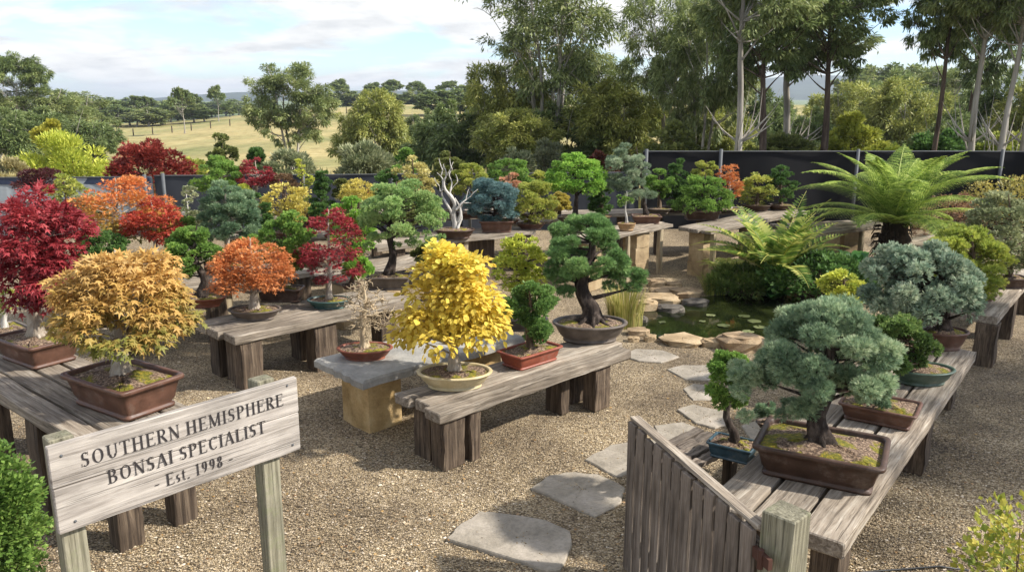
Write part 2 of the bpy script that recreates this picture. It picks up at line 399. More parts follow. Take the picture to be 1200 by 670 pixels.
def foliage(mb, C, R, tpl, nleaf, size, rng, flat=.7, droop=.3, up=.5, shell=.5, grad=None, jit=.13):
    """nleaf leaves over the clumps C,R; grad=(dir,weight) shifts tone with height"""
    w = R**2; w = w/w.sum(); k = rng.choice(len(C), nleaf, p=w)
    u = sph(rng, nleaf); s_ = rng.uniform(shell, 1.0, nleaf)**.6
    low = u[:, 2] < -.2; u[low, 2] *= rng.choice([1, -1], low.sum(), p=[.45, .55])
    off = u*s_[:, None]*R[k][:, None]; off[:, 2] *= flat
    off *= (1+jit*rng.normal(0, 1, (nleaf, 1)))
    pos = C[k]+off
    cen = C.mean(0); out = pos-cen; out /= np.linalg.norm(out, axis=1)[:, None]+1e-9
    ax = u*.9+out*.5+rng.normal(0, .35, (nleaf, 3)); ax[:, 2] += -droop+up
    nr = u*.5+np.array([0, 0, 1.0])+rng.normal(0, .35, (nleaf, 3))
    ctone = rng.uniform(.15, .85, len(C))[k]; tone = .5*ctone+.5*rng.uniform(0, 1, nleaf)
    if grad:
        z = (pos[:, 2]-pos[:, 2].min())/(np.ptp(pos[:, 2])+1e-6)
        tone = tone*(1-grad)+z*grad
    leaves(mb, tpl, pos, ax, nr, size*rng.uniform(.65, 1.25, nleaf), np.clip(tone, 0, 1))

# ------------------------------------------------------------------ pots
def sup(a, b, n, N=48):
    t = np.arange(N)*2*pi/N; c, s_ = np.cos(t), np.sin(t)
    return np.stack([a*np.sign(c)*np.abs(c)**(2/n), b*np.sign(s_)*np.abs(s_)**(2/n)], 1)
def pot(parent, w, d, h, shape, mat, rng, moss=True):
    a, b = w/2, d/2; n = 2.0 if shape == 'oval' else 14.0
    N = 48 if shape == 'oval' else 64
    lip = .045*w if shape == 'oval' else .04*w
    lip = min(lip, .035)
    def ring(s_, z):
        r = sup(a*1, b*1, n, N); r = r*(1-0)
        sx = 1-s_/a; sy = 1-s_/b; return np.c_[r[:, 0]*sx, r[:, 1]*sy, np.full(N, z)]
    t1 = lip; foot = .12*h
    if shape == 'oval':
        rr = [ring(.28*b+t1, 0), ring(.27*b+t1, foot*.9), ring(.30*b+t1, foot), ring(.15*b+t1, h*.35), ring(.05*b+t1, h*.6), ring(t1*.75, h*.82), ring(t1*.6, h*.86), ring(.15*t1, h*.88), ring(0, h*.94), ring(.2*t1, h*.99), ring(t1*.9, h), ring(t1*1.2, h*.97), ring(t1*1.5, h*.7)]
    else:
        rr = [ring(.12*b+t1, 0), ring(.11*b+t1, foot*.8), ring(.17*b+t1, foot*.9), ring(.17*b+t1, foot*1.3), ring(.09*b+t1, h*.30), ring(.04*b+t1, h*.6), ring(.9*t1, h*.82), ring(.15*t1, h*.86), ring(0, h*.9), ring(0, h*.96), ring(.12*t1, h*.995), ring(t1*.95, h), ring(t1*1.15, h*.97), ring(t1*1.4, h*.7)]
    mb = MB(); loft(mb, rr); mb.build('pot', mat, parent)
    # soil: gently mounded, uneven
    sm = MB(); rings = []
    for k, q in enumerate(np.linspace(1.0, .06, 9)):
        r = sup(a-1.2*t1, b-1.2*t1, n, N)*q; z = h*.86+(1-q*q)*h*.22+rng.normal(0, .004, N)*(k > 0)
        rings.append(np.c_[r, z])
    loft(sm, rings, cap_top=True, cap_bot=False); sm.build('soil', M['soil'], parent)
    return h*.86, h*.22

def trunk_path(z0, z1, sway, lean, rng, n=12, style='sway'):
    t = np.linspace(0, 1, n); z = z0+(z1-z0)*t
    ph = rng.uniform(0, 6.28)
    x = lean[0]*t+sway*np.sin(t*pi*2+ph)*t*(1.2-t)-sway*np.sin(ph)*0
    y = lean[1]*t+sway*.7*np.cos(t*pi*2.3+ph)*t*(1.2-t)
    if style == 'twist':
        x += sway*.8*np.sin(t*9+ph)*np.minimum(1, t*4)*(1-.5*t); 
    return np.stack([x, y, z], 1)

ALLB = 'bonsai trees displayed on the nursery benches'
def bonsai(label, base, z, potw, crown, shape='rect', potc='brown', potd=None, poth=None, kind='dome', tpl='tuft', cols=None, mat=None,
           n=30, nleaf=2500, size=.05, barkk='mid', tr=.035, sway=.05, style='sway', yaw=0, seed=0, flat=.65, droop=.3, up=.5, trans=.35,
           grad=None, roots=0, lean=None, extra=None, rs=1.0, low=.10, cat='bonsai', name='bonsai_tree', group=ALLB, depth=.9, Yoff=0, showpot=True, extra_tr=None):
    rng = np.random.default_rng(seed+101)
    p = P(*base, z); m = mpp(p); Y = p[1]+Yoff
    th = thing(name, label, cat, p, 0, group)
    w = potw*m; sh = shape
    d = w*(potd or (.72 if sh == 'oval' else .68)); h = (poth or .2)*w
    pp = bpy.data.objects.new('planting', None)
    # pot built rotated: bake yaw into a rotated child via mesh objects
    before = set(COL.objects)
    bed, mound = pot(th, w, d, h, sh, POT[potc], rng)
    for o in set(COL.objects)-before: o.rotation_euler = (0, 0, yaw)
    bpy.data.objects.remove(pp)
    x0, y0, x1, y1 = crown
    cx = xat((x0+x1)/2, (y0+y1)/2, Y)-p[0]; rx = (x1-x0)/2*m; ry = rx*depth
    zt = zat(base[0], y0, Y)-z; zb = zat(base[0], y1, Y)-z
    # seen from above: front rim of the crown is lower in the picture
    zb = zb+ry*.08; zt = zt+ry*(.10 if p[1] > 7.8 else .02); far = p[1] > 7.8; flat = min(flat, .52) if far else flat
    C, R = clumps(kind, rx*(1.04 if far else 1.0 if kind == 'egg' else .90 if tpl != 'maple' else .86), ry*1.05, zb-(low*(zt-zb) if far else 0), zt, int(n*(1.6 if far else 1.1)), rng)
    R = R*(rs*.92 if far else rs); nleaf = int(nleaf*(1.7 if far else 1.25)); size = size*(.82 if far else .95)
    C[:, 0] += cx; C[:, 1] += Yoff*0
    nobr = []
    if extra is not None:
        for (ex0, ey0, ex1, ey1) in extra:
            er = (ex1-ex0)/2*m; ec = xat((ex0+ex1)/2, (ey0+ey1)/2, Y)-p[0]; ezt = zat(base[0], ey0, Y)-z; ezb = zat(base[0], ey1, Y)-z
            c2, r2 = clumps('ball', er, er*.8, ezb, ezt, 9, rng); c2[:, 0] += ec
            r2 *= 1.25; nobr += list(range(len(C)+1, len(C)+9)); C = np.concatenate([C, c2]); R = np.concatenate([R, r2])
    z0 = bed+mound*.6
    lean = lean or (cx*.8, 0); top = zt-(zt-zb)*.12
    path = trunk_path(z0-.02, top, sway, lean, rng, 14, style); t = np.linspace(0, 1, 14)
    rad = tr*((1-t)**.8*.9+.1)*(1+.7*np.exp(-t*12))
    tb = MB(); tube(tb, path, rad, 12, jitter=.07, rng=rng)
    for i, (c, r) in enumerate(zip(C, R)):
        if i not in nobr:
            zz = min(max(c[2]-.35*np.hypot(c[0]-cx, c[1])-r*.2, z0+.35*(zb-z0)), top)
            k = int(np.clip(np.searchsorted(path[:, 2], zz), 2, 12)); s0 = path[k]
            midp = (s0+c)/2+np.array([0, 0, .12*r])+rng.normal(0, .12*r, 3)
            tube(tb, bez(s0, midp, c, 6), np.linspace(rad[k]*(.24 if tpl in ('maple', 'ovate') else .38), tr*.05, 6), 5, jitter=.05, rng=rng, cap=False)
    for i in range(roots):
        a = 2*pi*i/roots+rng.uniform(-.3, .3); L = tr*rng.uniform(2.0, 3.6)
        e = path[0]+np.array([cos(a)*L, sin(a)*L, -.01]); s0 = path[1]+np.array([cos(a), sin(a), 0])*tr*.6
        s0[2] = z0+tr*.9
        tube(tb, bez(s0, path[0]+np.array([cos(a)*tr*1.5, sin(a)*tr*1.5, .01]), e+np.array([0, 0, -.005]), 6), np.linspace(tr*.42, tr*.12, 6), 6, jitter=.08, rng=rng, cap=False)
    if tpl != 'none':
        fm = MB(); foliage(fm, C, R, tpl, nleaf, size, rng, flat, droop, up, grad=grad)
        tb.build('trunk', BARK[barkk], th)
        fm.build('foliage', leafmat(mat, cols, trans), th, smooth=False)
    else: tb.build('trunk', BARK[barkk], th)
    return th
def extra_part(th, name, fn, mat):
    mb = MB(); fn(mb); return mb.build(name, mat, th)

# ------------------------------------------------------------------ the setting
def sstep(x, a, b):
    t = np.clip((x-a)/(b-a), 0, 1); return t*t*(3-2*t)
def terr(x, y):
    d = np.hypot(x, np.maximum(y, 0)); z = -.04-3.2*sstep(d, 19, 55)
    ang = x/np.maximum(y, 1)
    rise = sstep(d, 85, 215)*(1.0+2.6*sstep(ang, -.42, -.1))
    left = -2.0*sstep(-ang, .22, .5)*sstep(d, 60, 120)
    z = z+rise+left-5.0*sstep(d, 232, 330)-3*sstep(d, 420, 1100)
    return z
g = MB(); na, nr_ = 121, 90
rr = np.concatenate([np.linspace(0.5, 60, 30), np.geomspace(62, 4000, nr_-30)]); aa = np.linspace(-1.45, 1.45, na)
A, R_ = np.meshgrid(aa, rr); X, Y = np.sin(A)*R_, np.cos(A)*R_-2
Z = terr(X, Y)+.0*X
V = np.stack([X, Y, Z], -1).reshape(-1, 3); i = np.arange(nr_-1)[:, None]; j = np.arange(na-1)[None]
g.add(V, np.stack([i*na+j, i*na+j+1, (i+1)*na+j+1, (i+1)*na+j], -1).reshape(-1, 4)[:, ::-1]); tag(g.build('terrain', M['terrain']), kind='structure')
g = MB(); nx = 60; xs = np.linspace(-22, 24, nx); ys = np.linspace(-3, 17.6, nx)
X, Y = np.meshgrid(xs, ys); Z = .012*np.sin(X*1.7+Y)*np.cos(Y*1.3)*(Y > 0)
V = np.stack([X, Y, Z-.0], -1).reshape(-1, 3); i = np.arange(nx-1)[:, None]; j = np.arange(nx-1)[None]
g.add(V, np.stack([i*nx+j, i*nx+j+1, (i+1)*nx+j+1, (i+1)*nx+j], -1).reshape(-1, 4)); tag(g.build('gravel_yard', M['gravel']), kind='structure')
# far hills
def ridge(name, d, pts, mat, thick=500):
    mb = MB(); pts = np.array(pts, float); xs = np.linspace(pts[0, 0], pts[-1, 0], 160)
    hh = np.interp(xs, pts[:, 0], pts[:, 1]); hh = np.convolve(np.pad(hh, 4, 'edge'), np.ones(9)/9, 'valid')
    r = np.random.default_rng(3); hh = hh+np.convolve(r.normal(0, .9, 168), np.ones(9)/9, 'valid')*d/950*1.0
    rows = []
    for q in np.linspace(-1, 1, 15):
        k = np.cos(q*pi/2)**.8 if abs(q) < 1 else 0
        rows.append(np.stack([(xs-600)/950*d*(1+.2*q*thick/d), np.full(160, d+q*thick), -15+(hh+15)*k*(1+.05*np.sin(xs*.05+q*3))], 1))
    V = np.concatenate(rows); i = np.arange(14)[:, None]; j = np.arange(159)[None]
    mb.add(V, np.stack([i*160+j, i*160+j+1, (i+1)*160+j+1, (i+1)*160+j], -1).reshape(-1, 4)); return tag(mb.build(name, mat), kind='structure')
hz = lambda py, d: CH+(112-py)*d/950
ridge('hills', 2600, [(-300, hz(119, 2600)), (0, hz(118, 2600)), (200, hz(118, 2600)), (250, hz(111, 2600)), (320, hz(107, 2600)), (420, hz(107, 2600)), (520, hz(105, 2600)), (700, hz(104, 2600)), (1000, hz(88, 2600)), (1300, hz(84, 2600)), (1600, hz(100, 2600))], M['hill'], 700)

# ------------------------------------------------------------------ gravel stones close to the camera
def pebbles():
    r = np.random.default_rng(11); mb = MB()
    N = 64000; u = r.uniform(0, 1, N); py = 395+(760-395)*u**.75; px = r.uniform(-20, 1220, N)
    dx = (px-600)/F; dy = (335-py)/F; dz = -st+dy*ct; t = -CH/dz
    x = dx*t; y = (ct+dy*st)*t
    keep = (np.sin(x*2.1+1.3*np.sin(y*1.7))*np.cos(y*1.9+x*.8)+r.normal(0, .45, N)) > -.45; x = x[keep]; y = y[keep]; N = len(x)
    s_ = r.uniform(.004, .0095, N)*(1+.7*(r.random(N) < .05))
    # squashed irregular octahedra
    V = np.array([(1, 0, 0), (0, 1, 0), (-1, 0, 0), (0, -1, 0), (0, 0, .6), (.5, .5, .45), (-.5, -.5, .4)])
    Fc = np.array([(0, 1, 5), (1, 2, 4), (2, 3, 6), (3, 0, 4), (0, 5, 4), (5, 1, 4), (2, 6, 4), (6, 3, 4)])
    a = r.uniform(0, 6.28, N); sc2 = r.uniform(.6, 1, (N, 1, 3))
    VV = V[None]*sc2*(1+.2*r.normal(0, 1, (N, 7, 3))); c, sn = np.cos(a)[:, None], np.sin(a)[:, None]
    X = VV[..., 0]*c-VV[..., 1]*sn; Y_ = VV[..., 0]*sn+VV[..., 1]*c
    out = np.stack([X*s_[:, None]*1.3+x[:, None], Y_*s_[:, None]+y[:, None], VV[..., 2]*s_[:, None]+.004+.012*(np.sin(x*1.7+y)*np.cos(y*1.3))[:, None]], -1)
    mb.v.append(out.reshape(-1, 3)); mb.f.append((np.arange(N)[:, None, None]*7+Fc[None]).reshape(-1, 3)); mb.nv = N*7
    mb.t.append(np.repeat(r.uniform(0, 1, N), 8)); return mb
def grit():
    r = np.random.default_rng(21); mb = MB()
    for lb, pg in STONES:
        w = np.array([P(x, y, 0)[:2] for x, y in pg]); c = w.mean(0)
        for _ in range(34):
            k = r.integers(0, len(w)); q = r.uniform(0, .9); p = c+(w[k]-c)*q*r.uniform(.5, 1); z = r.uniform(.003, .006)
            a = np.arange(6)*pi/3+r.uniform(0, 1); V = np.r_[[(p[0]+cos(t)*z*1.2, p[1]+sin(t)*z, .0175) for t in a], [(p[0], p[1], .0175+z*.8)]]
            mb.add(V, np.array([(i, (i+1) % 6, 6) for i in range(6)]), r.uniform(0, .6))
    return mb
tag(pebbles().build('gravel_stones', M['pebble'], smooth=False), kind='stuff')

# ------------------------------------------------------------------ stepping stones
STONES = [
 ('large grey stepping stone with dark pits, nearest in the path', [(523, 633), (532, 622), (560, 602), (572, 601), (640, 611), (668, 624), (670, 640), (657, 668), (640, 670), (606, 658)]),
 ('smooth buff stepping stone, second from the front of the path', [(622, 573), (640, 560), (662, 555), (700, 557), (733, 573), (728, 590), (697, 606), (670, 594)]),
 ('pointed stepping stone partly hidden behind the picket gate', [(685, 540), (715, 523), (760, 515), (790, 528), (784, 552), (740, 557), (722, 560)]),
 ('broad grey stepping stone behind the top rail of the picket gate', [(766, 500), (800, 496), (836, 512), (832, 532), (800, 536), (775, 520)]),
 ('long stepping stone left of the small blue pot', [(793, 481), (812, 475), (852, 484), (857, 498), (838, 503), (815, 497)]),
 ('small stepping stone left of the small green conifer', [(800, 457), (812, 451), (836, 453), (838, 469), (812, 470)]),
 ('pale stepping stone below the pond edge stones', [(781, 434), (800, 429), (846, 429), (853, 438), (832, 447), (803, 446)]),
 ('flat stepping stone beside the right end of the centre bench', [(725, 417), (745, 410), (778, 412), (796, 419), (775, 426), (748, 424)]),
 ('grey stepping stone under the left edge of the right bench', [(868, 500), (893, 492), (925, 502), (915, 520), (880, 516)]),
]
tag(grit().build('loose_grit', M['pebble'], smooth=False), kind='stuff')
for lb, pg in STONES:
    w = np.array([P(x, y, 0)[:2] for x, y in pg]); c = w.mean(0)
    # subdivide the outline for a broken edge
    r = np.random.default_rng(len(lb)); o = []
    for k in range(len(w)):
        a, b = w[k], w[(k+1) % len(w)]
        for q in (0, .33, .66): o.append(a+(b-a)*q+(r.normal(0, .006, 2) if q else 0))
    mb = MB(); prism(mb, np.array(o)-c, -.02, .017, .008)
    so = mb.build('stepping_stone', M['paver'], loc=(c[0], c[1], 0), smooth=False); tag(so, lb, 'stepping stone', 'stepping stones across the gravel')

# ------------------------------------------------------------------ benches
def bench(name, label, A, yaw, L, Wd, z, npl=3, th=.08, legs=(), topm='plank', legm='sleeper', cat='bench', group='display benches in the nursery', slab=False, seed=1, apron=False):
    r = np.random.default_rng(seed)
    t = thing(name, label, cat, (A[0], A[1], 0), yaw, group)
    mb = MB()
    if slab:
        r2 = np.random.default_rng(5); o = []
        for (x0, y0, x1, y1) in ((0, 0, L, 0), (L, 0, L, Wd), (L, Wd, 0, Wd), (0, Wd, 0, 0)):
            for q in np.linspace(0, 1, 12)[:-1]: o.append((x0+(x1-x0)*q+r2.normal(0, .012), y0+(y1-y0)*q+r2.normal(0, .012)))
        prism(mb, o, z-th, z, .02)
    else:
        pw = Wd/npl
        for k in range(npl):
            off = r.uniform(-.05, .04)
            beam(mb, L+r.uniform(-.04, .05), pw-.022, th*r.uniform(.92, 1.0), (off, pw*(k+.5), z-th), .008, 14, .0035, r)
    mb.build('tabletop', M[topm], t, smooth=False)
    for lg in legs:
        s_, q, wx, wy = lg[:4]; lm = lg[4] if len(lg) > 4 else legm
        mb = MB(); hh = z-th-.002
        if lm in ('sandstone', 'sandstone_grey'):
            n = 3 if lm == 'sandstone_grey' else 1
            for k in range(n):
                z0, z1 = hh*k/n, hh*(k+1)/n-.003*(k < n-1)
                o = np.array([(-wx/2, -wy/2), (0, -wy/2-.01), (wx/2, -wy/2), (wx/2+.01, 0), (wx/2, wy/2), (0, wy/2), (-wx/2, wy/2), (-wx/2-.008, 0)])+r.normal(0, .006, (8, 2))
                prism(mb, o, z0, z1, .008, r.uniform(.3, .7))
            lo = mb.build('support_block', M[lm], t, smooth=False)
        else:
            upbeam(mb, hh, wx, wy, (0, 0, 0), 0, .004, r.uniform(.2, .9), rng=r); lo = mb.build('leg', M[lm], t, smooth=False)
        lo.location = (s_, q, 0)
    return t
# centre bench with the yellow tree
cA = P(521, 484, .5); cB = P(746, 408.5, .5); cy = math.atan2(cB[1]-cA[1], cB[0]-cA[0]); cL = np.hypot(*(cB-cA)[:2])
bench('timber_bench', 'weathered timber bench carrying the yellow tree and the big pine in mid yard', cA, cy, cL, .62, .5, 3, .085,
      [(.13, .13, .2, .17), (.13, .36, .16, .2), (.34, .1, .1, .12, 'sleeper'), (cL-.42, .12, .2, .16), (cL-.42, .42, .2, .2), (cL-.75, .3, .1, .2)], seed=3)
# stone slab table behind it
sA = P(425, 446, .53); 
bench('stone_slab_table', 'grey stone slab table on ochre sandstone blocks holding the bare twiggy tree', sA, cy, 1.85, .78, .53, 1, .075,
      [(.28, .30, .34, .42, 'sandstone'), (1.55, .38, .3, .42, 'sandstone')], topm='slab', slab=True, cat='stone table', seed=4)
# left middle bench
lA = P(272, 395, .58); lB = P(478, 352, .58); ly = math.atan2(lB[1]-lA[1], lB[0]-lA[0]); lL = np.hypot(*(lB-lA)[:2])
bench('timber_bench', 'weathered timber bench under the orange umbrella shaped maple left of the stone table', lA, ly, lL+.1, .80, .58, 3, .09,
      [(.2, .13, .22, .2), (.22, .42, .14, .2), (.2, .68, .2, .2), (lL*.5, .14, .26, .2), (lL*.52, .6, .2, .2), (lL-.2, .2, .2, .2)], seed=5)
# front left bench
fA = P(222, 474, .8); fB = P(92, 415, .8); fy = math.atan2(fB[1]-fA[1], fB[0]-fA[0])
bench('timber_bench', 'weathered timber bench behind the name sign with the gold maple at its end', fA+np.array([.08, -.06, 0]), fy, 3.0, .74, .8, 4, .09,
      [(.12, .12, .15, .15), (.10, .50, .16, .16), (.85, .62, .2, .2), (1.9, .14, .2, .2), (2.0, .6, .2, .2)], seed=6)
# NOTE y of the local frame points to the left of travel: for this bench that is toward the camera side
# right bench
rA = P(992, 637, .5); rB = P(1145, 413, .5); ry_ = math.atan2(rB[1]-rA[1], rB[0]-rA[0]); rL = np.hypot(*(rB-rA)[:2])
bench('timber_bench', 'long pale weathered timber bench with the big blue green conifer, behind the square post', rA, ry_, rL, .80, .5, 3, .1,
      [(.16, .12, .2, .16), (.14, .55, .2, .2), (2.35, .12, .24, .18), (2.35, .6, .2, .2), (rL-.2, .2, .2, .18)], seed=7)
# small low stand under the blue pot
qA = P(815, 548, .34); bench('small_stand', 'low brown slatted stand under the small blue pot beside the picket gate', qA, ry_-.15, .62, .42, .34, 4, .04,
      [(.06, .06, .08, .08), (.06, .36, .08, .08), (.55, .06, .08, .08), (.55, .36, .08, .08)], topm='plank_dark', cat='stand', seed=8)
# far right bench
eA = P(1170, 372, .56); eB = P(1200, 337, .56); ey = math.atan2(eB[1]-eA[1], eB[0]-eA[0])
bench('timber_bench', 'timber bench at the right edge of the picture behind the blue spruce bonsai', eA, ey, 3.2, .85, .56, 3, .09,
      [(.12, .10, .2, .2), (.14, .72, .2, .2), (1.4, .12, .2, .2), (2.8, .12, .2, .2)], seed=9)
# rear benches: each by two pixels on its near top edge
def rbench(label, a, b, z, Wd, legs, topm='plank', npl=3, th=.06, seed=1, name='timber_bench', legm='sleeper', cat='bench'):
    A, B = P(*a, z), P(*b, z); yw = math.atan2(B[1]-A[1], B[0]-A[0]); L = np.hypot(*(B-A)[:2])
    return bench(name, label, A, yw, L, Wd, z, npl, th, [(q[0]*L,)+tuple(q[1:]) for q in legs], topm, legm, cat, seed=seed)
rbench('timber bench behind the orange umbrella shaped maple, below the blue green conifer', (120, 350), (372, 318), .7, .8, [(.1, .15, .18, .18), (.5, .15, .2, .2), (.56, .2, .1, .1, 'pale_post'), (.72, .15, .12, .12, 'pale_post'), (.93, .15, .2, .2)], seed=11)
rbench('timber bench holding the red and orange maples in the left second row', (60, 322), (262, 300), .72, .8, [(.1, .15, .18, .18), (.5, .15, .2, .2), (.95, .15, .2, .2)], seed=12)
rbench('low timber bench behind the bare twiggy tree and the layered pine', (398, 330), (520, 300), .62, .8, [(.1, .15, .3, .3, 'sandstone_grey'), (.45, .12, .3, .3, 'sandstone_grey'), (.9, .12, .1, .1, 'pale_post')], seed=13)
rbench('grey timber bench holding the silver driftwood tree', (440, 291), (628, 270), .78, .7, [(.15, .15, .16, .16), (.55, .1, .07, .07, 'pale_post'), (.72, .5, .5, .2), (.96, .12, .12, .12)], seed=14)
rbench('narrow bench under the yellow green tree behind the big pine', (600, 262), (662, 257), .78, .7, [(.1, .2, .12, .12), (.9, .1, .12, .12)], seed=15)
rbench('high timber bench on buff blocks behind the big pine, under the two pad blue tree', (690, 282), (790, 262), .78, .6, [(.46, .05, .06, .06, 'pale_post'), (.66, .2, .34, .26, 'sandstone_grey'), (.86, .05, .07, .07, 'pale_post'), (.12, .2, .34, .26, 'sandstone_grey')], seed=16)
rbench('high timber bench on a buff block holding the wide spreading green tree', (833, 271), (948, 247), .78, .62, [(.10, .34, .36, .26, 'sandstone_grey'), (.05, .05, .07, .07, 'pale_post'), (.50, .2, .34, .26, 'sandstone_grey'), (.56, .05, .06, .06, 'pale_post'), (.9, .2, .36, .3, 'sandstone_grey')], seed=17)
rbench('low mossy edged bench between the cycad and the tree fern', (916, 266), (1012, 262), .72, .4, [(.2, .2, .3, .3, 'sandstone_grey'), (.9, .2, .3, .3, 'sandstone_grey')], seed=18)
rbench('rough bench behind the tree fern trunk', (945, 276), (1075, 258), .7, .45, [(.25, .2, .36, .3, 'sandstone_grey'), (.5, .05, .07, .07, 'pale_post'), (.9, .2, .36, .3, 'sandstone_grey')], seed=19)
rbench('long back row bench in front of the black shade cloth', (640, 252), (935, 246), .78, .6, [(.05, .2, .12, .12), (.3, .2, .12, .12), (.45, .2, .12, .12), (.62, .2, .12, .12), (.8, .2, .12, .12), (.97, .2, .12, .12)], seed=20)
rbench('long back row bench in front of the grey shade cloth', (190, 257), (470, 252), .78, .9, [(.03, .2, .12, .12), (.3, .2, .12, .12), (.6, .2, .12, .12), (.97, .2, .12, .12)], seed=21)
rbench('bench in the third row under the yellow domes', (270, 284), (452, 274), .74, .8, [(.05, .2, .14, .14), (.5, .2, .14, .14), (.95, .2, .14, .14)], seed=22)
rbench('back bench under the row of green domes behind the driftwood tree', (455, 258), (620, 250), .8, .9, [(.05, .2, .12, .12), (.5, .2, .12, .12), (.97, .2, .12, .12)], seed=23)
rbench('buff block bench behind the pale green shrub on the right', (1092, 292), (1165, 280), .55, .8, [(.2, .2, .3, .3, 'sandstone_grey'), (.9, .2, .3, .3, 'sandstone_grey')], seed=24)

# ------------------------------------------------------------------ pond
pond = [(752, 388), (742, 374), (757, 362), (776, 357), (803, 352), (832, 348), (880, 342), (930, 344), (965, 356), (960, 378), (925, 392), (880, 402), (840, 402), (800, 399), (770, 397)]
w = np.array([P(x, y, 0)[:2] for x, y in pond]); mb = MB(); mb.add(np.c_[w, np.full(len(w), .018)], [list(range(len(w)))[::-1]]); tag(mb.build('pond_water', M['water'], smooth=False), kind='structure')
def rock(label, px, py, wpx, hpx, mat, dpt=.8, seed=0, z=0, rz=0, flatq=.5):
    r = np.random.default_rng(seed+77); p = P(px, py, z); m = mpp(p); a = wpx/2*m; hgt = hpx*m*1.15; mb = MB()
    nu, nv = 12, 8; V = []
    off = r.normal(0, .12, (nv, nu))
    for i in range(nv):
        ph = -pi/2+pi*i/(nv-1)
        for j in range(nu):
            th_ = 2*pi*j/nu; c = np.sign(cos(ph))*abs(cos(ph))**.45; q = 1+off[i, j]*(0 < i < nv-1)
            cx, cyy = cos(th_), sin(th_)
            V.append((a*c*q*np.sign(cx)*abs(cx)**.7, a*dpt*c*q*np.sign(cyy)*abs(cyy)**.7, hgt*.5*(1+np.sign(sin(ph))*abs(sin(ph))**.5*(1+off[i, j]*.4))-.02))
    V = rotz(np.array(V), rz+r.uniform(-.3, .3)); i = np.arange(nv-1)[:, None]; j = np.arange(nu)[None]
    mb.add(V, np.stack([i*nu+j, i*nu+(j+1) % nu, (i+1)*nu+(j+1) % nu, (i+1)*nu+j], -1).reshape(-1, 4))
    o = mb.build('rock', M[mat], smooth=False, loc=tuple(p)); tag(o, label, 'rock', 'rocks around the pond'); return o
ROCKS = [('long sunlit tan rock on the near rim of the pond', 800, 402, 48, 8, 'rock_pale'), ('short orange tan rock right of the long sunlit rim rock', 833, 405, 24, 9, 'rock_pale'),
 ('big dark flat topped rock under the blue green conifer at the pond', 868, 408, 50, 16, 'rock'), ('small rounded rock left of the long sunlit rim rock', 762, 399, 14, 8, 'rock_pale'),
 ('flat brown rock between the big pine pot and the pond', 748, 391, 26, 7, 'rock'), ('yellow lichened slanting rock on the left pond shore', 775, 354, 44, 9, 'rock_pale'),
 ('pale blocky rock beside the reeds', 757, 364, 26, 13, 'rock_pale'), ('small grey rock in the left pond margin below the pale blocky rock', 752, 378, 14, 8, 'rock_dark'),
 ('wide tan slab rock at the back of the pond', 803, 347, 34, 9, 'rock'), ('dark wet rock at the water below the wide tan slab', 815, 358, 30, 8, 'rock_dark'),
 ('dark wet rock low at the left shore', 786, 365, 32, 8, 'rock_dark'), ('long brown rock behind the yellow lichened rock', 782, 344, 36, 7, 'rock'),
 ('rounded grey brown rock up the bank behind the pond', 770, 335, 22, 8, 'rock'), ('small brown rock topmost on the bank behind the pond', 790, 336, 18, 6, 'rock'),
 ('flat buff rock on the bank next to the buff bench block', 842, 345, 22, 6, 'rock_dark'), ('tan rock lowest behind the reeds', 768, 343, 16, 7, 'rock'),
 ('pale flat rock on the bank behind the tree fern trunk', 1084, 268, 26, 5, 'rock_pale'), ('small pale rock left of the reed clump', 742, 399, 14, 6, 'rock_pale')]
for k, a in enumerate(ROCKS): rock(*a, seed=k)
for k, (px, py, wpx) in enumerate([(872, 370, 14), (884, 376, 16), (890, 383, 15), (877, 388, 14), (848, 381, 15), (833, 369, 11), (776, 377, 9), (823, 376, 8)]):
    p = P(px, py, .03); m = mpp(p); r = np.random.default_rng(k); mb = MB(); a = np.linspace(.25, 2*pi-.1, 14)+r.uniform(0, 6)
    V = np.c_[np.cos(a)*wpx/2*m, np.sin(a)*wpx/2*m, r.normal(0, .003, 14)]; V = np.r_[[(0, 0, 0)], V]
    mb.add(V, np.array([(0, q+1, q+2) for q in range(13)]), r.uniform(0, 1)); o = mb.build('lily_pad', M['lily'], smooth=False, loc=tuple(p))
    tag(o, 'small round green lily pad floating on the dark pond', 'lily pad', 'lily pads floating on the pond')

